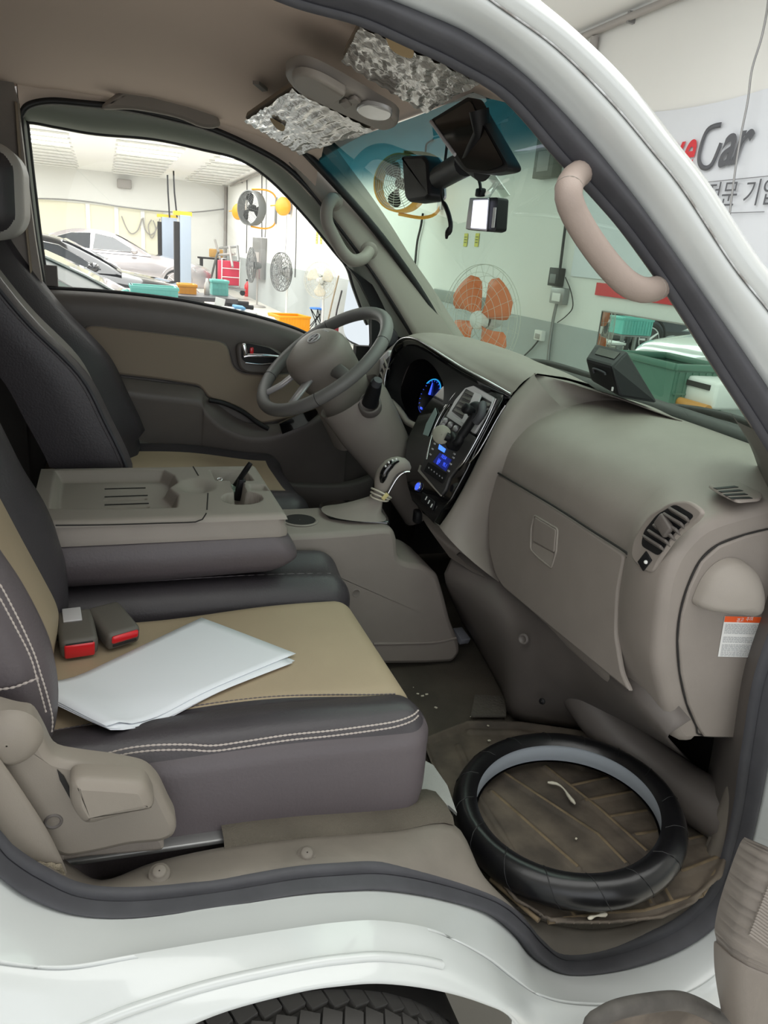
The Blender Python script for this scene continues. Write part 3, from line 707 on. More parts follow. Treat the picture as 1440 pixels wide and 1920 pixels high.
# removable side cover with seam, thumb bulge
sc_o = [(1440,992), (1395,1003), (1345,1022), (1312,1052), (1289,1100), (1275,1150), (1270,1200), (1274,1260), (1287,1318), (1305,1360), (1317,1379), (1400,1381), (1450,1150), (1500, 1000), (1470, 990)]
so_ = [P(x, y, Y=.1035) for x, y in sc_o]
MB().prism(so_, (0, -.005, 0), bev=.003).build('side_cover', M['plastic'], dash)
MB().tube(sub([P(x, y, Y=.1025) for x, y in sc_o[:12]], 5), .0016, 5).build('side_cover_seam', M['dark'], dash)
bo = [(1299,1131), (1305,1106), (1318,1080), (1338,1058), (1362,1046), (1385,1048), (1404,1062), (1414,1085), (1417,1112), (1412,1136), (1395,1146), (1365,1143), (1330,1139)]
bp_ = sub([P(x, y, Y=.098) for x, y in bo], 4, True); bc_ = P(1382, 1128, Y=.098)
rows = []
for t in range(9):
    a = t/8; rows.append([p.lerp(bc_+V((-.01, 0, .01)), 1-math.cos(a*math.pi/2))+V((0, -.040*math.sin(a*math.pi/2)**.8, 0)) for p in bp_])
MB().grid(rows, closev=True).build('door_stop_bulge', M['plastic_lt'], dash)
# warning sticker
stk = [P(x, y, Y=.0975) for x, y in ((1359,1155), (1441,1157), (1426,1233), (1346,1231))]
def quadpt(q, u, v): return q[0].lerp(q[1], u).lerp(q[3].lerp(q[2], u), v)
s_ = MB().add(stk, [(0, 1, 2, 3)], False).build('warning_sticker', M['white'], dash, solid=.0006)
off = V((0, -.0008, 0))
MB().add([quadpt(stk, u, v)+off for u, v in ((0, 0), (1, 0), (1, .14), (0, .14))], [(0, 1, 2, 3)], False).build('sticker_header', mat('orange_print', c8(240, 96, 40), .5), s_)
g = MB(); rnd = random.Random(3)
for r in range(26):
    v = .19+r*.031; u = .04
    if r in (8, 9, 15): continue
    while u < .94:
        wv = rnd.uniform(.02, .09)
        u2 = min(u+wv, .95)
        g.add([quadpt(stk, a, b)+off for a, b in ((u, v), (u2, v), (u2, v+.013), (u, v+.013))], [(0, 1, 2, 3)], False); u = u2+.014
g.build('sticker_print', mat('grey_print', c8(168, 170, 172), .6), s_)
txt('경고  주의', 'sticker_title', M['white'], quadpt(stk, .45, .07)+off*1.5, .008, (1, 0, 0), (0, 0, 1), s_, extrude=.0001)
# glove box door
GX = .781
gl = roundpoly([P(x, y, X=GX) for x, y in ((936, 888), (1050, 957), (1177, 1040), (1163, 1110), (1160, 1190), (1172, 1262), (1190, 1300), (1120, 1243), (1040, 1178), (948, 1101), (933, 1078), (921, 1027), (921, 948))], .012, 3)
gb = MB().prism(gl, (-.007, 0, 0), bev=.004).build('glove_box_door', M['plastic'], dash)
MB().tube(sub([P(x, y, X=GX-.006) for x, y in ((934, 887), (990, 920), (1050, 956), (1110, 995), (1174, 1036), (1176, 1046))], 4), .0022, 6).build('glove_box_gap', M['dark'], dash)
# latch: sunk pocket with a flap
lp = roundpoly([P(x, y, X=GX-.0075) for x, y in ((1002, 966), (1046, 992), (1043, 1035), (1034, 1065), (1010, 1046), (995, 1030), (996, 990))], .006, 3)
MB().tube(lp, .0022, 6, closed=True).build('latch_rim', M['plastic_lt'], gb)
fl_ = roundpoly([P(x, y, X=GX-.008) for x, y in ((1004, 969), (1044, 993), (1041, 1036), (1001, 1014))], .004, 3)
MB().prism(fl_, (-.003, 0, 0), bev=.0015).build('latch_flap', M['plastic'], gb)
fl2 = roundpoly([P(x, y, X=GX-.0076) for x, y in ((1000, 1017), (1040, 1038), (1033, 1062), (1010, 1044), (998, 1030))], .004, 3)
MB().prism(fl2, (-.0005, 0, 0)).build('latch_pocket', M['plastic_lt'], gb)
# side vent (near end of the fascia)
VX = .752
vo = roundpoly([P(x, y, X=VX) for x, y in ((1262, 941), (1296, 938), (1324, 958), (1318, 972), (1270, 1010), (1240, 1052), (1228, 1077), (1206, 1065), (1187, 1045), (1192, 1010), (1222, 965))], .012, 3)
vr = MB().prism(vo, (-.006, 0, 0), bev=.003).build('side_vent', M['plastic'], dash)
vi = roundpoly([P(x, y, X=VX-.0065) for x, y in ((1266, 945), (1303, 967), (1262, 1002), (1236, 1043), (1202, 1023), (1208, 995), (1232, 965))], .008, 3)
MB().prism(vi, (-.0006, 0, 0)).build('vent_opening', M['black_rubber'], vr)
for k in range(6):
    t = (k+.5)/6
    a = P(1203+58*t, 1012-62*t**1.05-0*t, X=VX-.008); b = P(1240+58*t, 1036-64*t, X=VX-.008)
    bb = MB().box((a+b)*.5, ((.004), (b-a).length*.92, .016), rot=Matrix.Rotation(math.atan2(b.z-a.z, b.y-a.y), 3, 'X') @ Matrix.Rotation(.9, 3, 'Y'), bev=.001).build('vent_slat', M['plastic_dk'], vr)
q = P(1245, 985, X=VX-.013); MB().box(q, (.010, .030, .022), rot=(.5, 0, 0), bev=.003).build('vent_tab', M['plastic_dk'], vr)
q = P(1209, 1052, X=VX-.007); MB().box(q, (.003, .018, .026), rot=(.5, 0, 0), bev=.001).build('vent_dial', M['black'], vr)
MB().sphere(P(1211, 1054, X=VX-.010), .0032, 8).build('vent_dial_dot', M['white'], vr)
# top defroster grille near the end
dfp = [(1326, 913), (1345, 908), (1384, 907), (1430, 930), (1424, 940), (1382, 944), (1350, 928)]
DZ = 1.207
dfo = roundpoly([P(x, y, Z=DZ) for x, y in dfp], .01, 3)
dg = MB().prism(dfo, (0, 0, .004), bev=.002).build('demister_grille', M['plastic'], dash)
for k in range(4):
    a = P(1339+15*k, 918-2*k, Z=DZ+.0045); b = P(1368+15*k, 939-2.6*k, Z=DZ+.0045)
    dr = (b-a).normalized(); nn = dr.cross(V((0, 0, 1)))*.0055
    a2, b2 = P(1341+9*k, 916+6*k, Z=DZ+.0046), P(1381+9*k, 912+7*k, Z=DZ+.0046)
    dr = (b2-a2).normalized(); nn = dr.cross(V((0, 0, 1)))*.0035
    MB().add([a2+nn, b2+nn, b2-nn, a2-nn], [(0, 1, 2, 3)], False).build('grille_slot', M['black_rubber'], dg, solid=.0006)

# --- centre hump: shoulder between passenger fascia and the stack, hood over the gauges
SR = [(1000,700,.70), (960,740,.715), (930,790,.72), (900,850,.72), (870,910,.72), (843,957,.72), (822,987,.725)]     # right edge of the black stack
sr_ = [P(x, y, Y=v) for x, y, v in SR]
SG = [(1052, 762, .66), (990,790,.66), (950,838,.66), (936,880,.665), (921,948,.685), (922,1030,.68), (944,1098,.62)]
sg_ = [P(x, y, Y=v) for x, y, v in SG]
A_ = sub(sr_, 6); B_ = sub(sg_, 6)
rows = [[p+V((.012, .005, 0)), p+V((.002, 0, 0))]+[p.lerp(q, t/8)+V((-.018, -.012, .006))*math.sin(math.pi*t/8) for t in range(1, 8)]+[q, q+V((.02, -.005, 0))] for p, q in zip(A_, B_)]
MB().grid(rows).build('centre_shoulder', M['plastic'], dash)
# dash top behind the stack: gauge hood crest to windscreen
RIM = [(722,742,1.30), (724,710,1.315), (733,676,1.31), (742,650,1.28), (757,636,1.23), (778,636,1.16), (805,650,1.08), (838,671,.99), (870,691,.91), (915,715,.80), (960,741,.71)]
rim = sub([P(x, y, Y=v) for x, y, v in RIM], 5)
CR = [(700,790,1.36), (712,700,1.38), (738,655,1.37), (762,634,1.34), (786,627,1.27), (815,624,1.2), (850,632,1.12), (882,646,1.0), (915,660,.92), (955,678,.80), (1000,700,.70)]
cr = sub([P(x, y, Y=v)+V((.01, 0, 0)) for x, y, v in CR], 5)
rows = []
for p, q in zip(rim, cr):
    rows.append([p, p.lerp(q, .05)+V((-.002, 0, .003))]+[p.lerp(q, t/6)+V((-.004, 0, .006))*math.sin(math.pi*t/6) for t in range(1, 7)]+[V((max(q.x+.03, .93), q.y+.01, q.z-.008)), V((1.0, min(q.y+.02, 1.44), q.z-.022)), V((1.06, min(q.y+.02, 1.45), 1.235))])
MB().grid(rows).build('gauge_hood', M['plastic'], dash)
# fill the top between hood and passenger ridge
tp = [P(x, y, Y=v) for x, y, v in ((1000, 700, .70), (1060, 722, .62), (1120, 742, .52))]
rows = []
for i in range(21):
    t = i/20; y = .74-t*.60
    h = 1.283-.048*min(1, t*1.0)**1.0
    rows.append([V((.845+.20*min(1, t*1.25), y, h-.06*0)), V((.90+.13*min(1, t*1.2), y, h-.004)), V((.98+.03*t, y, h-.02+.012*t)), V((1.06, y, 1.238))])
ridge = sub([P(x, y, Y=v) for x, y, v in ((990, 790, .66), (1060, 760, .66), (1150, 746, .655), (1215, 760, .56), (1275, 788, .46))], 5)
up = sub([V((.852, .715, 1.284)), V((.88, .70, 1.282)), V((.93, .64, 1.272)), V((.985, .56, 1.259)), V((1.035, .45, 1.243))], 5)
MB().grid([[p+V((.02, 0, -.02)), p, p.lerp(q, .25)+V((.004, 0, -.006)), p.lerp(q, .5)+V((.002, 0, -.003)), p.lerp(q, .8)+V((0, 0, .003)), q]+[V((q.x+(1.06-q.x)*a, q.y+.02*a, q.z+(1.237-q.z)*b)) for a, b in ((.35, .2), (.7, .6), (1, 1))] for p, q in zip(ridge, up)]).build('top_pad', M['plastic'], dash)
# chrome line and black gloss frame following the hood rim
MB().tube([p+V((-.004, -.001, .002)) for p in rim[2:]], .0028, 8).build('hood_chrome_strip', M['chrome'], dash)
gi = [p+V((.006, -.0, -.018 if i > 14 else -.006)) for i, p in enumerate(rim)]
MB().grid([[p+V((-.003, 0, 0)), q+V((-.004, 0, 0)), q+V((.02, 0, -.006))] for p, q in zip(rim, gi)]).build('hood_gloss_strip', M['gloss'], dash)
# gauge recess
BK = [(760,768,1.24), (752,745,1.26), (754,716,1.27), (764,690,1.25), (778,676,1.2), (796,674,1.13), (812,686,1.08), (824,704,1.03), (831,722,1.0), (832,740,.98), (830,758,.96)]
bk = sub([P(x, y, Y=v)+V((.0, 0, 0)) for x, y, v in BK], 5)
MB().grid([[p, p.lerp(q, .3), p.lerp(q, .7), q] for p, q in zip(gi, bk)]).build('gauge_recess', M['black'], dash)
GP = (V((1, .10, -.35)).normalized(), V((1, .10, -.35)).normalized().dot(V((.86, 1.08, 1.16))))
gf = [P(x, y, pl=GP) for x, y in ((722, 742), (728, 700), (745, 660), (780, 650), (815, 668), (842, 700), (850, 735), (838, 768), (815, 792), (795, 800), (760, 775))]
MB().fan(gf).build('gauge_panel', mat('gauge_black', c8(22, 21, 24), .35), dash, solid=.002)
n_ = -GP[0]
gc = P(808, 745, pl=GP)+n_*.004
gaug = MB().lathe(gc, n_, [(.001, .0), (.052, .0), (.056, .003), (.056, -.003)], 40).build('speed_gauge', mat('gauge_face', c8(14, 14, 26), .25), dash)
e1 = V((0, 0, 1)); e1 = (e1-n_*e1.dot(n_)).normalized(); e2 = e1.cross(n_)
def gpt(r, a): return gc+n_*.002+(e1*math.cos(a)+e2*math.sin(a))*r
MB().tube([gpt(.050, a*.1) for a in range(-9, 14)], .0016, 5).build('gauge_arc', mat('cyan_glow', (.02, .35, .75), .5, emit=1.0), gaug)
MB().tube([gpt(.050, a*.1) for a in range(14, 40)], .0010, 5).build('gauge_arc', mat('dim_blue_glow', (.02, .05, .35), .5, emit=.5), gaug)
g = MB()
for a in range(-22, 23, 3): g.tube([gpt(.043, a*.1), gpt(.047, a*.1)], .0007, 4)
g.build('gauge_ticks', M['lcd'], gaug)
MB().tube([gpt(.006, -.5), gpt(.040, -.3)], [.004, .0012], 6).build('gauge_needle', M['lcd'], gaug)
for (dx, dy) in ((-14, 22), (-8, 36), (6, 12)):
    MB().box(P(808+dx, 745+dy, pl=GP)+n_*.008, (.003, .012, .006), bev=.001).build('gauge_numeral', M['lcd'], gaug)
# silver lower trim of gauge shroud
MB().tube(sub([P(x, y, X=.75) for x, y in ((733, 753), (745, 765), (755, 778), (763, 790), (775, 797), (790, 805))], 3), .009, 8).build('shroud_trim', M['plastic_lt'], dash)
# far side vent with silver rim
fv = roundpoly([P(x, y, X=.765) for x, y in ((735, 655), (734, 700), (722, 735), (706, 728), (704, 706), (718, 672))], .01, 3)
fr_ = MB().prism(fv, (-.012, 0, 0), bev=.005).build('far_vent', M['silver'], dash)
fvi = roundpoly([P(x, y, X=.752) for x, y in ((732, 666), (731, 700), (721, 728), (711, 722), (710, 706), (721, 678))], .006, 3)
MB().prism(fvi, (-.0008, 0, 0)).build('vent_opening', M['black_rubber'], fr_)
for k in range(4):
    a = P(724-3*k, 682+13*k, X=.748); MB().box(a, (.006, .05, .004), rot=(.5, 0, 0), bev=.001).build('vent_slat', M['plastic_lt'], fr_)
# driver side end of the dash and lower dark area
db = [P(x, y, Y=1.40) for x, y in ((790, 626), (757, 638), (722, 668), (700, 680), (655, 690), (700, 760), (790, 800), (900, 700))]
MB().prism(db, (0, .03, 0)).build('driver_side_end', M['plastic'], dash)
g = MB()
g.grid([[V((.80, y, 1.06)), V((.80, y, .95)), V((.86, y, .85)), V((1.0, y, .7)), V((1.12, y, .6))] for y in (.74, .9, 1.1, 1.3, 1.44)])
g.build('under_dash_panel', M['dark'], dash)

# --- centre stack, on the sloping plane x = .286+.42z
SN = V((1, 0, -.42)).normalized(); SK = SN.dot(V((.286, 0, 0)))
def Q(px, py, d=0.0): return P(px, py, pl=(SN, SK-d))
stack = thing('centre_stack', 'glossy black centre stack with vents, radio and switches', 'console panel', (.72, .83, .95))
bl = [(1000, 703), (957, 742), (931, 780), (903, 838), (884, 876), (856, 930), (819, 986), (798, 962), (781, 942), (772, 915), (765, 880), (768, 830), (792, 781), (815, 752), (828, 742), (862, 692), (915, 700)]
bl = [(957, 741), (931, 788), (903, 843), (884, 884), (856, 936), (822, 985), (800, 963), (781, 942), (772, 915), (766, 880), (770, 830), (792, 783), (812, 757), (838, 728), (866, 706), (895, 700), (930, 715)]
MB().prism([Q(x, y, -.012) for x, y in bl], -SN*.014, bev=.003).build('gloss_panel', M['gloss'], stack)
# chrome side strips
MB().tube(sub([Q(x, y, .006) for x, y in ((862, 728), (834, 765), (820, 790), (811, 812), (805, 836), (800, 862))], 4), .0028, 6).build('chrome_strip', M['chrome'], stack)
MB().tube(sub([Q(x, y, .004) for x, y in ((930, 748), (915, 782), (900, 812), (882, 845), (868, 868), (857, 880))], 4), .0025, 6).build('chrome_strip', M['chrome'], stack)
MB().tube(sub([Q(x, y, .005) for x, y in ((948, 760), (932, 785), (912, 822), (895, 850), (880, 868))], 4), .0018, 6).build('chrome_strip', M['chrome'], stack)
# twin vent
vb = roundpoly([Q(x, y, .003) for x, y in ((884, 719), (930, 747), (924, 765), (912, 783), (892, 815), (874, 802), (842, 779), (856, 752))], .006, 3)
cv = MB().prism(vb, -SN*.006, bev=.002).build('centre_vent', M['silver'], stack)
for pts in (((874, 729), (892, 739), (866, 786), (847, 771)), ((900, 742), (922, 754), (913, 776), (900, 795), (880, 781))):
    MB().prism(roundpoly([Q(x, y, .0095) for x, y in pts], .003, 2), -SN*.0006).build('vent_opening', M['black_rubber'], cv)
for k in range(5):
    a, b = Q(853+5.4*k, 766-8.3*k, .012), Q(871+5.0*k, 779-8.6*k, .012)
    MB().box((a+b)*.5, (.003, (b-a).length*.95, .009), rot=(0, .9, 0), bev=.001).build('vent_slat', M['plastic_dk'], cv)
for k in range(4):
    a, b = Q(888+4.5*k, 777-8*k, .012), Q(906+4.2*k, 787-9*k, .012)
    MB().box((a+b)*.5, (.003, (b-a).length*.9, .009), rot=(0, .9, 0), bev=.001).build('vent_slat', M['plastic_dk'], cv)
MB().prism([Q(x, y, .014) for x, y in ((892, 735), (904, 742), (880, 800), (866, 792))], -SN*.003, bev=.001).build('vent_divider', M['silver'], cv)
MB().prism([Q(x, y, .012) for x, y in ((843, 774), (875, 796), (871, 803), (839, 782))], -SN*.004, bev=.001).build('vent_divider', M['silver'], cv)
# control strip and radio face
rf = roundpoly([Q(x, y, .002) for x, y in ((838, 782), (872, 806), (895, 822), (880, 852), (845, 897), (838, 918), (830, 930), (790, 882), (801, 855), (815, 822))], .004, 2)
face = MB().prism(rf, -SN*.005, bev=.0015).build('radio', mat('radio_face', c8(62, 60, 60), .4), stack)
MB().prism([Q(x, y, .0075) for x, y in ((825, 849), (847, 862), (836, 884), (812, 866))], -SN*.0005).build('display', mat('display_back', (.01, .02, .22), .3, emit=.5), face)
MB().prism([Q(x, y, .0075) for x, y in ((824, 833), (836, 842), (833, 849), (822, 842))], -SN*.0008).build('display_icon', mat('blue_icon', (.08, .25, 1), .4, emit=1.2), face)
for k, (x, y, s_) in enumerate(((832, 857, '10:54'), (823, 864, 'FM'), (834, 872, '95.1'), (821, 868, '87'))):
    txt(s_, 'display_text', M['lcd'], Q(x, y, .0085), .012, (0, -1, 0), V((.42, 0, 1)), face, extrude=.0001)
MB().prism(roundpoly([Q(x, y, .0075) for x, y in ((804, 867), (839, 888), (830, 907), (796, 884))], .002, 2), -SN*.002).build('button_bar', M['black'], face)
for k in range(6): MB().box(Q(804+5*k, 877+3.8*k, .011), (.001, .004, .003)).build('button_mark', M['silver'], face)
for x, y in ((815, 832), (811, 842), (807, 852), (850, 858), (845, 870), (841, 883), (852, 851)): MB().box(Q(x, y, .009), (.003, .009, .004), rot=(0, .4, 0), bev=.001).build('radio_button', M['silver'], face)
MB().prism(roundpoly([Q(x, y, .0035) for x, y in ((789, 872), (830, 925), (828, 931), (785, 884))], .001, 2), -SN*.003).build('silver_plate', M['plastic_lt'], stack)
# climate knobs zone
for x, y in ((836, 790), (846, 797), (856, 804), (832, 795)): MB().lathe(Q(x, y, .007), -SN, [(.001, .006), (.007, .006), (.008, 0)], 16).build('climate_knob', M['silver'], stack)
# switch block
swb = MB().prism(roundpoly([Q(x, y, .003) for x, y in ((794, 923), (817, 941), (812, 958), (791, 940))], .003, 2), -SN*.004, bev=.001).build('switch_block', M['black'], stack)
for x, y in ((799, 934), (804, 941), (809, 948)): MB().box(Q(x, y, .0085), (.001, .0035, .009), rot=(0, .4, 0)).build('switch_mark', M['white'], swb)
MB().lathe(Q(783, 912, .003), -SN, [(.001, .004), (.007, .004), (.009, .0)], 20).build('start_button', M['lcd'], stack)
MB().ring(Q(783, 912, .006), -SN, .011, .0015, 24, 6).build('start_button_ring', M['chrome'], stack)
# pale reflective card slot at left of the stack
MB().prism([Q(x, y, .004) for x, y in ((817, 765), (820, 775), (803, 818), (794, 815), (800, 795))], -SN*.002).build('card_slot', mat('pale_plastic', c8(150, 168, 165), .2), stack)
# lower cheek under the stack
ck = sub([P(x, y, Y=v) for x, y, v in ((822, 987, .725), (843, 1042, .70), (946, 1100, .62))], 5)
MB().grid([[p, p.lerp(q, .5)+V((-.01, 0, 0)), q] for p, q in zip(sub([P(x, y, Y=v) for x, y, v in ((780, 940, .95), (785, 955, .93), (800, 985, .88), (843, 1045, .72))], 5), sub([P(x, y, Y=v) for x, y, v in ((822, 985, .725), (860, 1010, .71), (900, 1060, .68), (946, 1099, .62))], 5))]).build('lower_cheek', M['plastic'], dash)
MB().box(P(783, 968, Y=.92), (.02, .025, .035), bev=.006).build('power_socket', M['black'], dash)
# heater box / lower cover between glove box and floor
HT = [(843,1045,.745), (870,1062,.70), (905,1080,.66), (946,1100,.60), (1020,1162,.44), (1100,1228,.30), (1180,1298,.16), (1252,1376,.085)]
HM = [(850,1090,.745), (885,1120,.68), (930,1150,.60), (990,1210,.50), (1050,1270,.42), (1110,1305,.36), (1190,1340,.24), (1270,1390,.12)]
HB = [(868,1165,.0), (905,1225,.0), (945,1300,.0), (965,1345,.0), (1060,1362,.0), (1150,1372,.0), (1240,1400,.0), (1300,1432,.0)]
ht = sub([P(x, y, Y=v)+V((.01, 0, 0)) for x, y, v in HT], 5); hm = sub([P(x, y, Y=v) for x, y, v in HM], 5); hb_ = sub([P(x, y, Z=.56) for x, y, v in HB], 5)
rows = [spline([a+V((.03, 0, .02)), a, b+V((-.02, 0, .01)), c_], 12) for a, b, c_ in zip(ht, hm, hb_)]
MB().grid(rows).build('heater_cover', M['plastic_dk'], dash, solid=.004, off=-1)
MB().lathe(P(987, 1188, Y=.49)+V((-.02, -.02, .0)), (-.8, -.5, .2), [(.001, -.002), (.006, -.002), (.007, .001), (.010, .001), (.0115, -.003)], 20).build('screw_cover', M['plastic_dk'], dash)
MB().lathe(P(1022, 1303, Y=.45)+V((-.02, -.02, .0)), (-.8, -.5, .2), [(.001, .001), (.006, .001), (.007, -.002)], 12).build('screw_cover', M['black'], dash)
# rounded duct glimpsed at the far right under the fascia
MB().tube(spline([V((.90, .46, .70)), V((.93, .36, .64)), V((.98, .24, .60)), V((1.02, .10, .60))], 14), [.05]*14, 16).build('air_duct', M['plastic_dk'], dash)

# ============================================================ things on the dash and windscreen
# black box on the dash top
bb = thing('dashboard_device', 'black wedge shaped device standing on the dash top against the windscreen', 'device', tuple(P(1150, 735, Y=.70)))
F_ = [P(x, y, X=.955) for x, y in ((1096, 664), (1152, 678), (1162, 742), (1108, 712))]
F_ = [P(1097, 672, X=.93), P(1147, 686, X=.93), P(1161, 745, X=.945), P(1108, 713, X=.945)]
B_ = [P(1117, 643, X=.985), P(1176, 657, X=.985), P(1236, 757, X=1.02), P(1120, 715, X=1.02)]
g = MB()
m1 = [a.lerp(b, .15) for a, b in zip(F_, B_)]
g.add(F_+B_, [(0, 1, 2, 3), (4, 7, 6, 5), (0, 4, 5, 1), (1, 5, 6, 2), (2, 6, 7, 3), (3, 7, 4, 0)], False)
g.build('case', M['black'], bb, bevel=.006)
dn = (F_[1]-F_[0]).cross(F_[3]-F_[0]).normalized()
if dn.x > 0: dn = -dn
tn = (F_[1]-F_[0]).cross(B_[0]-F_[0]).normalized()
if tn.z < 0: tn = -tn
c_ = [quadpt([F_[0], F_[1], B_[1], B_[0]], u, v)+tn*.0012 for u, v in ((.22, .35), (.9, .35), (.9, .75), (.22, .75))]
MB().add(c_, [(0, 1, 2, 3)], False).build('top_slot', M['gloss'], bb, solid=.001)
c_ = [quadpt(F_, u, v)+dn*.002 for u, v in ((.3, .28), (.72, .28), (.72, .42), (.3, .42))]
MB().tube(spline([quadpt(F_, .28, .5)+dn*.003, quadpt(F_, .3, .3)+dn*.003, quadpt(F_, .7, .3)+dn*.003, quadpt(F_, .72, .38)+dn*.003], 12), .0022, 6).build('grip_line', M['rubber'], bb)
MB().box(quadpt(F_, .85, .8)+dn*.002, (.003, .003, .008)).build('status_mark', M['white'], bb)
# phone holder clipped to the vent
ph = thing('phone_holder', 'black phone holder arm with a round pale pad clipped to the centre vent', 'phone holder', tuple(Q(865, 830, .03)))
MB().lathe(Q(828, 815, .055), V((-.55, -.75, .25)), [(.001, .003), (.020, .003), (.0215, .001), (.0215, -.004), (.001, -.004)], 28).build('magnet_pad', mat('pad_grey', c8(158, 156, 142), .5), ph)
MB().tube(spline([Q(836, 818, .048), Q(848, 824, .035), Q(858, 830, .03), Q(866, 812, .03)], 8), .010, 10).build('swivel_arm', M['black'], ph)
MB().box(Q(852, 828, .028), (.03, .03, .035), rot=(.4, .3, 0), bev=.006).build('swivel_joint', M['black'], ph)
MB().tube([Q(866, 815, .03), Q(880, 795, .03), Q(893, 775, .03)], .011, 10).build('holder_bar', M['black'], ph)
MB().lathe(Q(879, 768, .05), V((-.8, -.3, .3)), [(.001, .014), (.010, .014), (.012, .010), (.010, .0), (.008, -.02)], 20).build('clamp_knob', M['black'], ph)
MB().lathe(Q(892, 770, .03), V((-.6, -.7, .3)), [(.001, .01), (.016, .01), (.020, .004), (.020, -.01)], 24).build('clamp_head', M['black'], ph)
MB().tube(spline([Q(905, 757, .03), Q(903, 775, .033), Q(892, 792, .03)], 8), .009, 8).build('clamp_jaw', M['rubber'], ph)
# ============================================================ soft parts helper
def pad_parts(c, h, r, fn, classify, mats, parent, n=30, cuts=()):
    """dense rounded block (centre c, half size h, corner radius r), cut along seam planes, split into parts, then deformed by fn"""
    c = V(c); bm = bmesh.new()
    def mapp(p):
        q = V((p[0]*h[0], p[1]*h[1], p[2]*h[2]))
        inn = V((max(-h[0]+r, min(h[0]-r, q.x)), max(-h[1]+r, min(h[1]-r, q.y)), max(-h[2]+r, min(h[2]-r, q.z))))
        d = q-inn
        if d.length > 1e-9: q = inn+d.normalized()*r*min(1, max(abs(d.x), abs(d.y), abs(d.z))/r)
        return c+q
    for ax in range(3):
        for sg in (-1, 1):
            a1, a2 = (ax+1) % 3, (ax+2) % 3; G = []
            for i in range(n+1):
                row = []
                for j in range(n+1):
                    p = [0, 0, 0]; p[ax] = sg
                    p[a1] = math.sin((i/n*2-1)*math.pi/2)*.35+(i/n*2-1)*.65; p[a2] = math.sin((j/n*2-1)*math.pi/2)*.35+(j/n*2-1)*.65
                    row.append(bm.verts.new(mapp(p)))
                G.append(row)
            for i in range(n):
                for j in range(n):
                    q = [G[i][j], G[i+1][j], G[i+1][j+1], G[i][j+1]]
                    if sg < 0: q.reverse()
                    bm.faces.new(q)
    bmesh.ops.remove_doubles(bm, verts=bm.verts, dist=1e-5)
    for co, no in cuts:
        bmesh.ops.bisect_plane(bm, geom=list(bm.verts)+list(bm.edges)+list(bm.faces), plane_co=V(co), plane_no=V(no))
    bm.normal_update()
    keys = {}
    for f in bm.faces: keys.setdefault(classify(f.calc_center_median(), f.normal), []).append(f)
    for v in bm.verts: pass
    out = {}
    newco = {v: fn(v.co.copy(), v.co-c) for v in bm.verts}
    for k, fl in keys.items():
        if k is None: continue
        idx = {}; vs = []; fs = []
        for f in fl:
            t = []
            for v in f.verts:
                if v not in idx: idx[v] = len(vs); vs.append(newco[v])
                t.append(idx[v])
            fs.append(tuple(t))
        g = MB(); g.add(vs, fs); out[k] = g.build(k, mats[k], parent, recalc=False)
    bm.free(); return out
def stitch(pts, name, parent, r=.0013, step=.006, m=None):
    L = sum((b-a).length for a, b in zip(pts, pts[1:])); n = max(4, int(L/step)*3)
    p = spline(pts, n)
    return MB().tube(p, [r if i % 3 else r*.35 for i in range(n)], 6).build(name, m or M['thread'], parent)
def sstep(a, b, x):
    t = max(0, min(1, (x-a)/(b-a))); return t*t*(3-2*t)

# ------------------------------------------------------------ passenger seat
ps = thing('passenger_seat', 'passenger seat in black and beige leather nearest the open doorway', 'seat', (.15, .4, .66))
def cfn(p, q):
    # top crown, front rounding, soft side bulge
    fx = sstep(.10, .43, p.x)
    if .50 < p.y < .62 and p.z > .8: p = p+V((0, -.045*sstep(.42, .05, p.x)*sstep(.50, .58, p.y), 0))
    if .2 < p.y < .33 and p.z > .8: p = p+V((0, .008*math.sin(p.x*9), 0))
    p = p+V((0, 0, -.012*fx**2 + .010*math.exp(-((p.y-.215)/.03)**2) - .004*math.exp(-((p.y-.262)/.008)**2)))*sstep(.76, .85, p.z)
    p = p+V((0, -.012*math.sin(max(0, min(1, (p.z-.62)/.23))*math.pi), 0))*sstep(.26, .17, p.y)
    # lower edge rises toward the rear, base pulls in at the front
    lz = sstep(.74, .62, p.z)
    p = p+V((-.02*fx*lz, 0, .05*(1-sstep(-.1, .35, p.x))*lz))
    return p
def ccl(ce, n):
    if n.z > .1 and ce.z > .843 and .262 < ce.y < .598: return 'seat_panel'
    if ce.z > .842: return 'seat_cover_edge'
    return 'seat_skirt'
pad_parts((.147, .395, .7295), (.297, .225, .1295), .04, cfn, ccl, {'seat_panel': M['beige'], 'seat_cover_edge': M['leather'], 'seat_skirt': M['leather_side']}, ps, n=50, cuts=(((0, .262, 0), (0, 1, 0)), ((0, .598, 0), (0, 1, 0)), ((0, 0, .842), (0, 0, 1))))
for dz in (0, 1):
    sp_ = [P(x, y+dz*10, Y=v) for x, y, v in ((200, 1413, .158), (240, 1403, .157), (290, 1397, .157), (350, 1396, .157), (400, 1398, .157), (460, 1390, .157), (540, 1378, .157), (620, 1370, .157), (690, 1361, .158), (740, 1353, .160), (772, 1342, .168), (784, 1332, .182))]
    stitch(sp_, 'stitching', ps, r=.0015, step=.0065)
# needle holes along the near panel seam
stitch([V((x, .263+.012*math.sin(x*9), .8585-.012*sstep(.10, .43, x)**2)) for x in (-.1, -.02, .06, .14, .22, .30, .37, .41)], 'panel_seam', ps, r=.0012, step=.007, m=M['leather_side'])
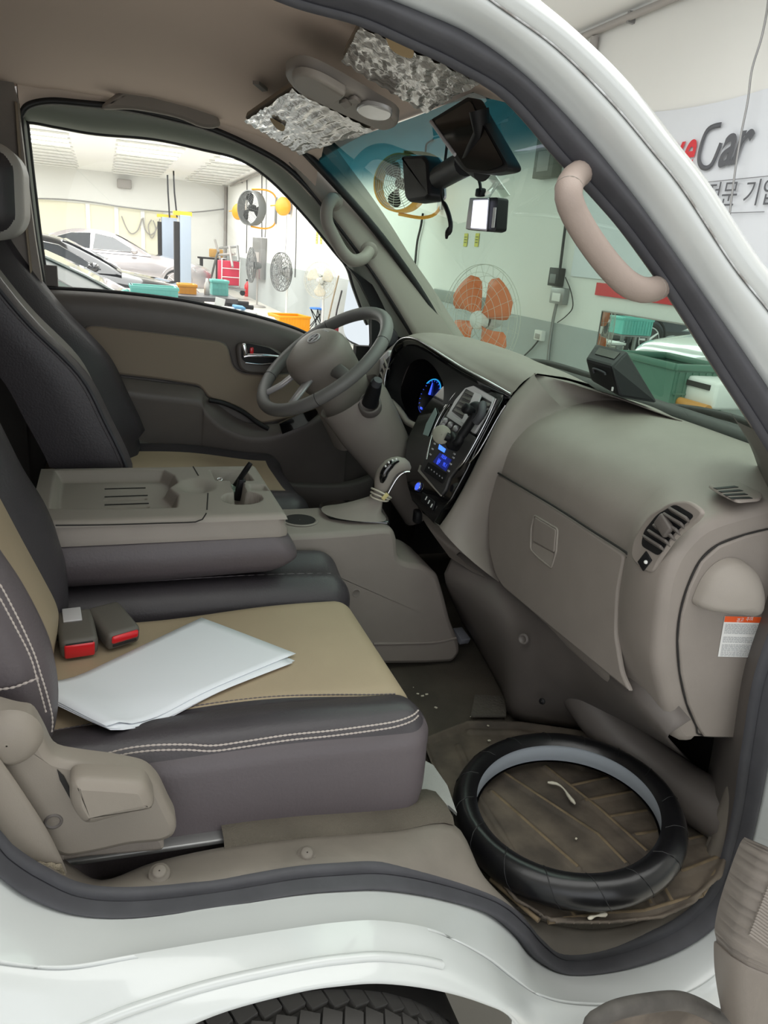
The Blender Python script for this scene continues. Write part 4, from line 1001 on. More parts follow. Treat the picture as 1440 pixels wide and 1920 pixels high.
# backrest
C0 = sub([P(x, y, Y=.205) for x, y in ((-200, 700), (-150, 800), (-110, 870), (-75, 930), (-36, 990), (0, 1046), (42, 1108), (79, 1177), (100, 1229), (109, 1281), (108, 1333), (100, 1376))], 4)
C3 = sub([P(x, y, Y=.50) for x, y in ((-190, 570), (-145, 665), (-108, 735), (-75, 800), (-36, 868), (0, 934), (42, 1013), (83, 1088), (105, 1132), (111, 1165), (106, 1205), (98, 1240))], 4)
C4 = sub([P(x, y, Y=.605) for x, y in ((-190, 430), (-145, 515), (-108, 585), (-75, 650), (-36, 722), (0, 792), (42, 876), (83, 942), (108, 1005), (118, 1075), (120, 1130), (118, 1170))], 4)
def off_(col, d): return [p+V(d) for p in col]
side0 = [V((min(p.x-.02, p.x)-.0, .165, p.z)) for p in C0]
MB().grid([[V((p.x-.16, .18, p.z+.0)), V((p.x-.10, .160, p.z)), V((p.x-.035, .160, p.z)), V((p.x-.010, .175, p.z)), p, V((p.x-.004, .235, p.z)), V((p.x-.022, .265, p.z))] for p in C0]).build('backrest_bolster', M['leather_side'], ps)
C1 = [V((p.x-.022, .265, p.z)) for p in C0]
MB().grid([[a, a.lerp(b, .15)+V((-.002, 0, 0)), a.lerp(b, .5), a.lerp(b, .85)+V((.001, 0, 0)), b] for a, b in zip(C1, C3)]).build('backrest_panel', M['beige'], ps)
MB().grid([[b, b.lerp(c, .3)+V((.012, 0, 0)), b.lerp(c, .7)+V((.010, 0, 0)), c, c+V((-.03, .018, 0)), c+V((-.12, .02, 0))] for b, c in zip(C3, C4)]).build('backrest_bolster', M['leather'], ps)
st1 = [P(x, y, Y=.156) for x, y in ((-40, 1035), (0, 1096), (31, 1154), (52, 1198), (66, 1231), (76, 1263), (88, 1302), (98, 1345), (97, 1372))]
st2 = [P(x, y, Y=.156) for x, y in ((-40, 1050), (0, 1122), (28, 1174), (48, 1212), (60, 1240), (69, 1272), (78, 1305), (86, 1335))]
stitch(st1, 'stitching', ps); stitch(st2, 'stitching', ps)
stitch([P(x, y, Y=.156) for x, y in ((-20, 1297), (0, 1293), (25, 1289), (50, 1280), (72, 1271))], 'stitching', ps, r=.0018)
# recliner cover and lever
M['recl'] = mat('recliner_plastic', c8(136, 128, 118), .5, bump=.25, bscale=600, bdist=.0004)
rc = thing('seat_recliner', 'taupe plastic recliner cover with lever at the base of the passenger seat', 'seat lever', tuple(P(200, 1560, Y=.13)))
o1 = roundpoly([P(x, y, Y=.135) for x, y in ((-60, 1290), (0, 1306), (35, 1316), (62, 1318), (84, 1358), (100, 1395), (150, 1404), (215, 1412), (272, 1424), (296, 1448), (316, 1492), (329, 1516), (326, 1540), (298, 1552), (240, 1556), (180, 1570), (120, 1580), (60, 1545), (-60, 1500))], .012, 3)
MB().prism(o1, (0, -.03, 0), bev=.009).build('recliner_cover', M['recl'], rc)
o2 = roundpoly([P(x, y, Y=.14) for x, y in ((110, 1570), (295, 1552), (308, 1570), (304, 1580), (160, 1592), (115, 1600))], .006, 2)
MB().prism(o2, (0, -.015, 0), bev=.004).build('lower_cover', M['plastic'], rc)
o3 = roundpoly([P(x, y, Y=.104) for x, y in ((131, 1440), (150, 1431), (220, 1436), (272, 1441), (288, 1475), (286, 1490), (230, 1500), (170, 1517), (150, 1512), (132, 1480))], .010, 3)
MB().prism(o3, (0, -.032, 0), bev=.012).build('recliner_lever', M['recl'], rc)
o4 = [P(x, y, Y=.1045) for x, y in ((107, 1442), (120, 1455), (135, 1485), (155, 1515), (150, 1518), (133, 1500), (112, 1462))]
MB().prism(o4, (0, -.0008, 0)).build('lever_gap', M['dark'], rc)
MB().lathe(P(15, 1385, Y=.106), (0, -1, 0), [(.001, .014), (.022, .013), (.032, .006), (.036, -.002)], 28).build('pivot_cap', M['recl'], rc)
MB().lathe(P(100, 1541, Y=.104), (0, -1, 0), [(.001, -.001), (.007, -.001), (.008, .001), (.010, .001), (.011, -.002)], 20).build('screw_hole', M['plastic_dk'], rc)
# webbing strap
sb = thing('seat_belt_strap', 'dusty taupe strap crossing the lower left corner of the doorway', 'strap', tuple(P(80, 1640, Y=.09)))
L1 = sub([P(x, y, Y=.092) for x, y in ((-90, 1330), (-30, 1380), (2, 1425), (40, 1480), (88, 1555), (122, 1625), (124, 1645))], 4); L2 = sub([P(x, y, Y=.092) for x, y in ((-160, 1380), (-100, 1440), (-50, 1490), (-20, 1530), (10, 1575), (44, 1610), (48, 1626))], 4)
MB().grid([[a.lerp(b, t/6)+V((0, -.004, 0))*math.sin(math.pi*t/6) for t in range(7)] for a, b in zip(L1, L2)]).build('webbing', M['recl'], sb, solid=.004)
MB().grid([[a.lerp(b, t/8)+V((0, -.007-.002*((t+i) % 2), 0)) for t in range(9)] for i, (a, b) in enumerate(zip(L1[-6:], L2[-6:]))]).build('frayed_end', mat('frayed_web', c8(158, 148, 128), .95, bump=1, bscale=500, bdist=.003, var=.45, vscale=90), sb, solid=.002)

# ------------------------------------------------------------ middle seat
ms = thing('middle_seat', 'black leather middle seat cushion under the folded armrest console', 'seat', (.15, .8, .66))
def mfn(p, q):
    fx = sstep(.15, .47, p.x)
    p = p+V((0, 0, .012*math.exp(-((p.y-.67)/.05)**2)-.008*fx**2+.030*sstep(.68, .78, p.y)))*sstep(.76, .85, p.z)
    return p
pad_parts((.155, .705, .752), (.305, .092, .112), .05, mfn, lambda c, n: 'seat_cushion', {'seat_cushion': M['leather']}, ms, n=36)
MB().box((.06, .90, .76), (.45, .20, .2), bev=.03).build('seat_base', M['leather'], ms)
stitch([V((x, .675, .876-.010*sstep(.15, .47, x)**2)) for x in (-.1, .05, .2, .33, .42)], 'seam', ms, r=.0016, step=.02, m=M['leather_side'])

# folded backrest used as armrest console
ac = thing('armrest_console', 'folded middle backrest console with storage tray and cup holders', 'armrest', (.1, .8, .87))
def lfn(p, q):
    if p.y < .75: p = p+V((0, -.016*math.sin(max(0, min(1, (p.z-.885)/.10))*math.pi), 0))
    if p.x > .2: p = p+V((.02*math.sin(max(0, min(1, (p.z-.875)/.09))*math.pi)-.045*max(0, (.92-p.z)/.05)*sstep(.24, .32, p.x), 0, 0))
    p = p+V((0, 0, .006*sstep(0, .3, p.x)))
    return p
pad_parts((.095, .80, .938), (.225, .165, .055), .03, lfn, lambda c, n: None if (n.z > .5 and c.z > .97) else 'padded_underside', {'padded_underside': M['leather_side']}, ac, n=34)
stitch([P(x, y, Y=v) for x, y, v in ((125, 1098, .645), (200, 1092, .64), (300, 1085, .64), (400, 1077, .64), (460, 1070, .642), (500, 1059, .65), (522, 1043, .655), (533, 1018, .66), (531, 1000, .66))], 'stitching', ac, r=.0015, step=.006)
TZ = 1.018
def TP(x, y): return P(x, y, Z=TZ)
def poly2(pts): return [(p.x, p.y) for p in [TP(x, y) for x, y in pts]]
def sdf(poly, x, y):
    d = 1e9; ins = False; n = len(poly)
    for i in range(n):
        ax, ay = poly[i]; bx, by = poly[(i+1) % n]
        ex, ey = bx-ax, by-ay; wx, wy = x-ax, y-ay
        t = max(0, min(1, (wx*ex+wy*ey)/(ex*ex+ey*ey+1e-12)))
        d = min(d, math.hypot(wx-ex*t, wy-ey*t))
        if (ay > y) != (by > y) and x < (bx-ax)*(y-ay)/(by-ay)+ax: ins = not ins
    return d if ins else -d
def ell(cx, cy, rx, ry, n=20): return poly2([(cx+rx*math.cos(i*2*math.pi/n), cy+ry*math.sin(i*2*math.pi/n)) for i in range(n)])
REC = [(poly2([(104, 882), (230, 881), (306, 881), (326, 890), (333, 904), (318, 914), (334, 928), (331, 951), (230, 954), (94, 953)]), .024, .014),
       (ell(368, 911, 36, 14), .013, .03), (poly2([(394, 881), (460, 881), (474, 901), (406, 901)]), .045, .003),
       (poly2([(466, 908), (497, 908), (505, 920), (472, 920)]), .010, .003), (ell(454, 934, 38, 12), .045, .003),
       (poly2([(430, 896), (452, 896), (462, 926), (440, 926)]), .045, .003)]
for a, b in (((196, 917), (273, 915)), ((196, 932), (277, 929)), ((196, 947), (279, 944))):
    REC.append((poly2([(a[0], a[1]-1.3), (b[0], b[1]-1.3), (b[0], b[1]+1.3), (a[0], a[1]+1.3)]), .006, .0012))
NX, NY = 150, 120
g = MB(); rows = []
x0, x1, y0_, y1_ = -.135, .315, .632, .968
for i in range(NX+1):
    row = []
    for j in range(NY+1):
        x = x0+(x1-x0)*i/NX; y = y0_+(y1_-y0_)*j/NY
        d = 0
        for pl_, dep, w_ in REC[:6]:
            s_ = sdf(pl_, x, y)
            if s_ > -w_*.2: d = max(d, dep*sstep(-w_*.2, w_, s_))
        for pl_, dep, w_ in REC[6:]:
            s_ = sdf(pl_, x, y)
            if s_ > -.001: d += dep*sstep(-.001, w_, s_)
        ed_ = min(x1-x, y-y0_, y1_-y); rr = .014
        e_ = (rr-ed_) if ed_ < rr else 0
        z = TZ-d-(rr-math.sqrt(max(0, rr*rr-e_*e_)))*.8
        z += -.010*sstep(.03, -.10, x)*0
        row.append(V((x, y, z)))
    rows.append(row)
g.grid(rows); g.build('tray_top', M['plastic_lt'], ac)
# plastic sides
per = []
nn_ = 14
ring_ = [V((x0, y0_, 0)), V((x1-.02, y0_, 0)), V((x1-.006, y0_+.006, 0)), V((x1, y0_+.02, 0)), V((x1, y1_-.02, 0)), V((x1-.02, y1_, 0)), V((x0, y1_, 0))]
g = MB().grid([[p+V((0, 0, TZ-.011)), p+V((0, -.001 if p.y < .7 else .001, TZ-.025)), p+V((.004 if p.x > .2 else 0, -.006 if p.y < .7 else .004, .984)), p+V((.004 if p.x > .2 else 0, -.006 if p.y < .7 else 0, .974))] for p in ring_], closeu=False)
g.build('tray_side', M['plastic'], ac)
for a, b in (((196, 917), (273, 915)), ((196, 932), (277, 929)), ((196, 947), (279, 944))):
    qa, qb = P(a[0], a[1], Z=TZ-.0235), P(b[0], b[1], Z=TZ-.0235)
    MB().tube([qa, qb], .0016, 6).build('tray_slot', M['dark'], ac)
MB().tube([TP(362, 875), TP(372, 892)], .0015, 5).build('split_line', M['dark'], ac)
sl = [P(x, y, Y=.6265) for x, y in ((104, 985), (200, 984), (300, 981), (362, 979), (378, 975), (387, 962))]
MB().tube(spline(sl, 20), .0013, 5).build('split_line', M['dark'], ac)
MB().tube([TP(390, 925)+V((0, 0, .0)), TP(388, 956)], .0013, 5).build('split_line', M['dark'], ac)
# things lying in the console
pn = thing('marker_pen', 'short black marker standing in the bin of the armrest console', 'pen', tuple(TP(447, 915)))
MB().tube([P(440, 912, Z=.99), P(462, 880, Y=.80), P(470, 868, Y=.80)], [.006, .006, .005], 10).build('pen_barrel', M['black'], pn)
MB().box(P(449, 918, Z=1.0), (.016, .012, .05), rot=(.1, .2, 0), bev=.003).build('pen_holder', M['black'], pn)
lt = thing('glass_vial', 'small pale green glassy sachet beside the black marker in the console', 'sachet', tuple(TP(430, 912)))
MB().box(P(432, 914, Z=1.0), (.036, .016, .010), rot=(.2, .25, -.9), bev=.004).build('sachet', mat('pale_green_foil', c8(150, 176, 160), .15, .3, bump=.6, bscale=80, bdist=.003), lt)
MB().ring(P(412, 899, Z=1.015), (0, -.3, 1), .005, .0015, 20, 6).build('ring', M['chrome'], lt)

# ------------------------------------------------------------ driver's seat
dsx = thing('driver_seat', 'driver seat with black leather bolsters and pale centre panel', 'seat', (.1, 1.22, .66))
def dfn(p, q):
    fx = sstep(.05, .42, p.x)
    p = p+V((0, 0, .010*math.exp(-((p.y-1.04)/.05)**2)+.02*math.exp(-((p.y-1.40)/.05)**2)-.03*fx**2))*sstep(.80, .92, p.z)
    return p
def dcl(c, n): return 'seat_panel' if (1.085 < c.y < 1.35 and n.z > .1 and c.z > .8 and c.x < .415) else 'seat_bolster'
pad_parts((.155, 1.22, .81), (.315, .215, .13), .055, dfn, dcl, {'seat_panel': M['beige'], 'seat_bolster': M['leather']}, dsx, n=34, cuts=(((0, 1.085, 0), (0, 1, 0)), ((0, 1.35, 0), (0, 1, 0)), ((.415, 0, 0), (1, 0, 0))))
FZ = [(.90, .055), (1.00, .036), (1.10, -.004), (1.20, -.05), (1.30, -.140), (1.37, -.193), (1.45, -.245), (1.50, -.27)]
fl3 = sub([V((x, 0, z)) for z, x in FZ], 5)
YS = [(1.03, -.16, 0), (1.025, -.08, 0), (1.025, -.02, 0), (1.03, 0, 1), (1.05, .012, 1), (1.08, .010, 1), (1.105, -.012, 2), (1.2, -.022, 2), (1.30, -.012, 3), (1.33, .035, 3), (1.37, .055, 3), (1.41, .035, 3), (1.43, -.02, 3), (1.43, -.16, 3)]
def colr(a, b): return [[V((p.x+dx*(1 if p.z > .98 else .6), y, p.z)) for y, dx, k in YS[a:b]] for p in fl3]
MB().grid(colr(0, 4)).build('backrest_side', M['leather'], dsx)
MB().grid(colr(3, 7)).build('backrest_bolster', M['leather_side'], dsx)
MB().grid(colr(6, 9)).build('backrest_panel', mat('light_grey_perforated', c8(140, 136, 130), .6, bump=.6, bscale=500, bdist=.001), dsx)
MB().grid(colr(8, 14)).build('backrest_bolster', M['leather'], dsx)
MB().tube([V((p.x-.002, 1.026, p.z)) for p in fl3], .004, 8).build('piping', M['rubber'], dsx)
stitch([V((p.x-.012, 1.0245, p.z)) for p in fl3], 'stitching', dsx, r=.0012, m=M['leather_side'])
def hfn(p, q): return p+V((.03*(p.z-1.56)+-.0, 0, 0))
hr_ = pad_parts((-.215, 1.22, 1.552), (.068, .125, .095), .06, hfn, lambda c, n: 'headrest_face' if (n.x > .15 and c.y > 1.115) else 'headrest_shell', {'headrest_face': mat('grey_leather', c8(176, 172, 168), .5, bump=.4, bscale=300), 'headrest_shell': M['leather']}, dsx, n=26)
MB().cyl(V((-.25, 1.17, 1.42)), V((-.24, 1.17, 1.50)), .005).build('headrest_post', M['chrome'], dsx)
MB().cyl(V((-.25, 1.28, 1.42)), V((-.24, 1.28, 1.50)), .005).build('headrest_post', M['chrome'], dsx)
# shoulder belt hanging by the far B pillar
bt = thing('driver_seat_belt', 'thin shoulder belt hanging beside the driver headrest', 'seat belt', (-.15, 1.34, 1.4))
bl1 = [P(x, y, Y=1.345) for x, y in ((28, 190), (36, 300), (48, 430), (62, 560))]
MB().grid([[p, p+V((.006, .03, 0))] for p in spline(bl1, 12)]).build('webbing', M['beige_dk'], bt, solid=.002)

# ------------------------------------------------------------ seat belt buckles
M['buckle'] = mat('buckle_plastic', c8(92, 88, 82), .5)
def buckle(label, px, py, rz, rx, red_h):
    b = thing('seat_belt_buckle', label, 'buckle', tuple(P(px, py, Z=.875)), group=None)
    R = Euler((rx, 0, rz)).to_matrix(); c = P(px, py, Z=.887)
    MB().box(c, (.056, .085, .034), rot=R, bev=.009, seg=3).build('buckle_body', M['buckle'], b)
    f = c+R @ V((0, -.043, 0))
    MB().box(f+R @ V((0, 0, -.001 if red_h > .02 else .006)), (.044, .006, red_h), rot=R, bev=.003).build('release_button', M['red'], b)
    MB().box(f+R @ V((0, .0005, .011 if red_h > .02 else -.006)), (.040, .003, .004), rot=R, bev=.001).build('slot', M['dark'], b)
    return b
b1 = buckle('seat belt buckle with a wide red button, nearer the passenger backrest', 144, 1186, .12, .18, .026)
MB().box(P(135, 1153, Z=.91), (.028, .03, .004), rot=(.3, 0, .1), bev=.001).build('tongue_plate', M['silver'], b1)
buckle('seat belt buckle with a narrow red button, farther from the backrest', 212, 1172, .42, .18, .014)

# ------------------------------------------------------------ papers
def sheet(label, pts, dz, curl):
    q = [P(x, y, Z=.866) for x, y in pts]
    rows = []
    for i in range(19):
        u = i/18; row = []
        for j in range(15):
            v = j/14; p = quadpt(q, u, v)
            z = .866+dz-.011*sstep(.10, .43, p.x)+curl*(sstep(.35, 0, u))**2*.02
            if p.y < .30: z += -.010*sstep(.30, .22, p.y)*(1 if p.x > .0 else .4)
            row.append(V((p.x, p.y, z)))
        rows.append(row)
    o = MB().grid(rows).build('paper_sheet', M['paper'], None, solid=.0006)
    tag(o, label, 'paper', 'white papers on the passenger seat')
sheet('white paper sheet lowest under the others on the passenger seat', ((50, 1320), (380, 1164), (553, 1233), (208, 1388)), .000, 1)
sheet('white paper sheet in the middle of the small pile on the seat', ((52, 1318), (379, 1163), (549, 1239), (204, 1387)), .0018, 1)
sheet('white blank paper sheet on top of the small pile on the seat', ((54, 1316), (378, 1161), (555, 1223), (200, 1385)), .0036, 1)

# ------------------------------------------------------------ centre floor console with gear selector
gc_ = thing('floor_console', 'taupe floor console with cup holder carrying the gear selector', 'console', (.6, .88, .56))
body = [(470, 1006), (530, 1004), (600, 1001), (670, 996), (715, 991), (738, 992), (745, 1010), (748, 1048), (765, 1056), (795, 1060), (822, 1078), (832, 1110), (846, 1165), (862, 1205), (864, 1225), (850, 1243), (800, 1246), (720, 1247), (600, 1240), (480, 1200)]
bp2 = roundpoly([P(x, y, Y=.785) for x, y in body], .012, 3)
bk_ = [p+V((.0, .165, 0)) for p in bp2]
MB().prism(bk_, (0, -.165, 0), bev=.012).build('console_body', M['plastic'], gc_)
MB().tube(sub([P(x, y, Y=.785) for x, y in ((700, 1207), (760, 1206), (815, 1204), (855, 1196))], 4), .004, 6).build('base_ridge', M['plastic'], gc_)
MB().lathe(P(668, 1112, Y=.785), (0, -1, 0), [(.001, .0), (.008, .0), (.010, .001), (.011, -.002)], 20).build('screw_cover', M['plastic'], gc_)
ch = P(562, 975, Z=P(640, 998, Y=.785).z)
MB().lathe(ch, (0, 0, 1), [(.001, .0005), (.036, .0005), (.039, .003), (.042, .0)], 30).build('cup_holder_rim', M['plastic'], gc_)
MB().lathe(ch, (0, 0, 1), [(.001, .0012), (.036, .0012)], 30).build('cup_well', M['dark'], gc_)
cb2 = roundpoly([P(x, y, Z=.955) for x, y in ((752, 1062), (790, 1066), (815, 1085), (770, 1090))], .01, 3)
gs = thing('gear_selector', 'automatic gear lever with taupe knob, leather boot and cable tie', 'gear lever', tuple(P(665, 965, Y=.86)))
DZK = P(640, 998, Y=.785).z
FP = (V((0, 0, 1)), DZK)
fr4 = [P(x, y, pl=FP) for x, y in ((597, 951), (617, 945), (665, 944), (715, 955), (729, 978), (732, 986), (680, 982), (617, 973))]
MB().prism(roundpoly(fr4, .01, 3), (0, 0, .010), bev=.004).build('boot_frame', M['gloss'], gs)
FQ = (V((0, 0, 1)), DZK+.010)
b0 = [P(x, y, pl=FQ) for x, y in ((606, 953), (622, 948), (662, 948), (708, 957), (722, 977), (690, 977), (650, 974), (615, 966))]
b3c = P(712, 928, Y=.86)
rows = []
for t in (0, .25, .5, .75, 1):
    ctr = sum(b0, V())/8
    cc2 = ctr.lerp(b3c, t**1.2)
    sc_ = (1-t)**1.3*.75+.25*(1-t)+.16
    rows.append([cc2+(p-ctr)*sc_*(1+.16*math.sin(k*2.4+t*7)*math.sin(math.pi*t))+V((0, 0, (p.z-ctr.z))) for k, p in enumerate(b0)])
MB().grid(rows, closev=True).build('gear_boot', M['plastic'], gs, sub=2)
kp = spline([P(x, y, Y=.86) for x, y in ((708, 932), (716, 912), (722, 892), (735, 876), (752, 872), (766, 880))], 14)
MB().tube(kp, [.013, .014, .016, .019, .021, .022, .0225, .0225, .022, .021, .020, .018, .015, .009], 16).build('gear_knob', M['plastic_lt'], gs)
MB().tube(spline([P(x, y, Y=.842) for x, y in ((716, 905), (722, 884), (735, 869), (748, 864))], 12), [.004, .007, .009, .010, .010, .010, .010, .010, .009, .007, .005, .003], 8).build('knob_button_trim', M['gloss'], gs)
for k, (x, y) in enumerate(((723, 874), (729, 867), (736, 863), (743, 861))): MB().box(P(x, y, Y=.832), (.004, .003, .005), rot=(0, -.5, 0), bev=.001).build('knob_mark', M['white'], gs)
MB().tube(spline([P(x, y, Y=.838) for x, y in ((768, 885), (757, 886), (745, 896), (735, 912), (728, 925))], 12), .0028, 6).build('knob_chrome_edge', M['chrome'], gs)
tie = thing('cable_tie', 'white looped cord tied round the gear lever', 'cord', tuple(P(714, 930, Y=.85)))
g = MB(); ctr = P(713, 929, Y=.855); ax = (P(722, 905, Y=.86)-P(706, 945, Y=.86)).normalized()
M['cord'] = mat('white_cord', c8(214, 208, 190), .6)
for k in range(3): MB().ring(ctr+ax*(.006*(k-1)), ax+V((.15*k-.1, .1*k, 0)), .021+.002*k, .0022, 30, 6).build('cord_loop', M['cord'], tie)
MB().box(P(722, 931, Y=.83), (.010, .006, .018), rot=(0, .7, 0), bev=.002).build('lock_head', mat('cream_tie', c8(214, 200, 140), .5), tie)

# ------------------------------------------------------------ steering wheel and column
sw_ = thing('steering_wheel', 'grey steering wheel with padded centre and round emblem', 'steering wheel', (.525, 1.2, 1.228))
wc = V((.5253, 1.2, 1.2282)); wn = V((-math.cos(math.radians(50))*math.cos(math.radians(-10)), math.cos(math.radians(50))*math.sin(math.radians(-10)), math.sin(math.radians(50)))).normalized()
ue = (V((0, 0, 1))-wn*wn.z).normalized(); se = ue.cross(wn).normalized()   # wheel up, wheel side
if se.y > 0: se = -se
def WP(a, b, c=0): return wc+se*a+ue*b+wn*c        # side, up, toward driver
M['wheel'] = mat('wheel_grey_leather', c8(112, 110, 108), .45, bump=.3, bscale=400, bdist=.0005)
MB().tube([WP(.1885*math.sin(i*math.pi/36), .1885*math.cos(i*math.pi/36)) for i in range(72)], .0165, 14, closed=True).build('rim', M['wheel'], sw_)
for a in (55, 125, 235, 305):
    t = math.radians(a); p = WP(.1885*math.sin(t), .1885*math.cos(t)); tg = (WP(.1885*math.sin(t+.05), .1885*math.cos(t+.05))-p).normalized()
    MB().ring(p, tg, .0164, .0008, 20, 5).build('rim_seam', M['dark'], sw_)
ab = []
for i in range(40):
    t = i*2*math.pi/40; x = .096*math.copysign(abs(math.sin(t))**.75, math.sin(t)); y = .080*math.copysign(abs(math.cos(t))**.8, math.cos(t))-.008
    if y < 0: x *= 1-.25*(-y/.072)
    ab.append((x, y))
rows = []
for s_, h_ in ((.95, -.045), (1.0, -.01), (1.04, .015), (1.0, .034), (.94, .045), (.8, .053), (.55, .058), (.25, .060), (.02, .060)):
    rows.append([WP(x*s_, y*s_, h_) for x, y in ab])
MB().grid(rows, closev=True).build('airbag_cover', M['plastic'], sw_)
em = MB(); em.tube([WP(.021*math.sin(i*.2618), .016*math.cos(i*.2618)+.012, .061) for i in range(24)], .0022, 6, closed=True)
em = em.build('emblem', M['silver'], sw_)
MB().tube([WP(-.010, .0, .062), WP(-.006, .024, .062)], .0022, 6).build('emblem_stroke', M['silver'], em)
MB().tube([WP(.006, .0, .062), WP(.010, .024, .062)], .0022, 6).build('emblem_stroke', M['silver'], em)
MB().tube([WP(-.008, .009, .062), WP(.008, .015, .062)], .0020, 6).build('emblem_stroke', M['silver'], em)
txt('AIRBAG', 'airbag_text', M['silver'], WP(0, .050, .0560), .012, se, ue, sw_, extrude=.0002)
for sg in (-1, 1):
    MB().grid([[WP(sg*.07, .012, .004), WP(sg*.07, -.022, .006), WP(sg*.07, -.03, -.012)], [WP(sg*.12, .004, .001), WP(sg*.12, -.024, .001), WP(sg*.12, -.03, -.012)], [WP(sg*.18, -.004, .002), WP(sg*.18, -.03, .002), WP(sg*.18, -.034, -.01)]]).build('spoke', M['wheel'], sw_, solid=.008, sub=1)
    MB().grid([[WP(sg*.025, -.06, .004), WP(sg*.055, -.055, .004)], [WP(sg*.045, -.12, .0), WP(sg*.07, -.11, .0)], [WP(sg*.075, -.172, .002), WP(sg*.095, -.162, .002)]]).build('lower_spoke', M['silver'], sw_, solid=.006)
cl = thing('steering_column', 'taupe steering column shroud with black wiper stalk behind the wheel', 'steering column', (.7, 1.18, 1.0))
def CPt(a, b, c): return WP(a, b, c)
rows = []
for c_, sx_, sy_, dy_ in ((-.045, .078, .070, -.004), (-.07, .076, .072, -.004), (-.12, .072, .078, -.012), (-.17, .070, .08, -.02), (-.22, .066, .08, -.03)):
    rows.append([WP(sx_*math.copysign(abs(math.sin(t))**.7, math.sin(t)), dy_+sy_*math.copysign(abs(math.cos(t))**.7, math.cos(t)), c_) for t in [i*2*math.pi/28 for i in range(28)]])
MB().grid(rows, closev=True).build('upper_shroud', M['plastic'], cl)
lw = [((655, 742), .088), ((672, 765), .088), ((690, 795), .086), ((712, 830), .078), ((738, 870), .07), ((765, 915), .06), ((790, 960), .055)]
rows = []
for (x, y), r_ in lw:
    c_ = P(x, y, Y=1.13)
    ax = V((.62, .05, -.78)); e1 = V((0, 1, 0)); e2 = ax.cross(e1).normalized()
    rows.append([c_+e1*(r_*.85*math.cos(t))+e2*(r_*math.sin(t)) for t in [i*2*math.pi/28 for i in range(28)]])
MB().grid(rows, closev=True).build('lower_shroud', M['plastic'], cl)
MB().lathe(P(693, 757, Y=1.05), (-.35, -.75, .6), [(.030, -.02), (.029, .004), (.024, .007), (.022, .0)], 24).build('stalk_gaiter', M['plastic_dk'], cl)
MB().tube([P(693, 757, Y=1.05), P(700, 735, Y=1.03), P(706, 716, Y=1.01)], [.020, .018, .014], 16).build('wiper_stalk', M['black'], cl)
MB().tube([P(704, 722, Y=1.01), P(709, 712, Y=1.0)], [.012, .011], 16).build('stalk_end', M['rubber'], cl)

# ------------------------------------------------------------ floor mat and steering wheel cover
fm = thing('floor_mat', 'dirty brown rubber floor mat with raised ribs in the passenger footwell', 'mat', (.8, .3, .56))
MZ = .552
def MP(x, y): p = P(x, y, Z=MZ); return (p.x, p.y)
mo_ = [MP(x, y) for x, y in ((790, 1392), (876, 1358), (975, 1360), (1080, 1375), (1190, 1404), (1281, 1410), (1340, 1460), (1378, 1502), (1372, 1580), (1352, 1650), (1300, 1700), (1240, 1728), (1140, 1738), (1030, 1738), (965, 1700), (920, 1650), (868, 1560), (820, 1470))]
ribs = [((923, 1487), (1083, 1629)), ((945, 1452), (1121, 1568)), ((1121, 1568), (1173, 1622)), ((1022, 1439), (1121, 1517)), ((1121, 1517), (1212, 1599)), ((1070, 1476), (1139, 1461)), ((1096, 1504), (1186, 1487)), ((1143, 1534), (1212, 1523)), ((1190, 1568), (1242, 1560)),
        ((1290, 1577), (1358, 1560)), ((1276, 1637), (1354, 1607)), ((1052, 1680), (1078, 1724)), ((1113, 1685), (1126, 1711)), ((1199, 1659), (1220, 1698)), ((1238, 1655), (1259, 1693)), ((1027, 1730), (1139, 1715)), ((1139, 1715), (1207, 1711)), ((1207, 1711), (1315, 1680)), ((1315, 1680), (1362, 1603)), ((920, 1650), (1010, 1728)),
        ((1199, 1413), (1278, 1416)), ((1278, 1416), (1366, 1503)), ((900, 1500), (985, 1640)), ((1220, 1450), (1300, 1440)), ((1240, 1490), (1320, 1475)), ((1260, 1530), (1350, 1510)), ((860, 1400), (900, 1500)), ((1060, 1420), (1090, 1440)), ((880, 1372), (975, 1374)), ((975, 1374), (1080, 1390))]
ribs = [(MP(*a), MP(*b)) for a, b in ribs]
def segd(x, y, a, b):
    ex, ey = b[0]-a[0], b[1]-a[1]; wx, wy = x-a[0], y-a[1]; t = max(0, min(1, (wx*ex+wy*ey)/(ex*ex+ey*ey+1e-12)))
    return math.hypot(wx-ex*t, wy-ey*t)
xs = [p[0] for p in mo_]; ys = [p[1] for p in mo_]; nx, ny = 190, 150
vid = {}; vs = []; fs = []
for i in range(nx+1):
    for j in range(ny+1):
        x = min(xs)+(max(xs)-min(xs))*i/nx; y = min(ys)+(max(ys)-min(ys))*j/ny
        s_ = sdf(mo_, x, y)
        if s_ > -.004:
            h_ = .004
            dmin = min(segd(x, y, a, b) for a, b in ribs)
            h_ += .005*sstep(.009, .004, dmin)
            h_ += .010*sstep(.014, .002, s_)
            if s_ < 0:
                e_ = .0005; gx = (sdf(mo_, x+e_, y)-s_)/e_; gy = (sdf(mo_, x, y+e_)-s_)/e_; x -= gx*s_; y -= gy*s_
            vid[(i, j)] = len(vs); vs.append(V((x, y, MZ-.004+h_)))
for i in range(nx):
    for j in range(ny):
        k = [(i, j), (i+1, j), (i+1, j+1), (i, j+1)]
        if all(q in vid for q in k): fs.append(tuple(vid[q] for q in k))
mm = mat('dirty_rubber_mat', c8(104, 94, 82), .75, bump=.5, bscale=120, bdist=.001, var=.45, vscale=14, vcol=c8(70, 63, 56))
g = MB(); g.add(vs, fs); g.build('mat_tray', mm, fm, solid=.004, off=-1)
wm_ = mat('worn_rib', c8(124, 108, 84), .8, var=.4, vscale=30)
g = MB()
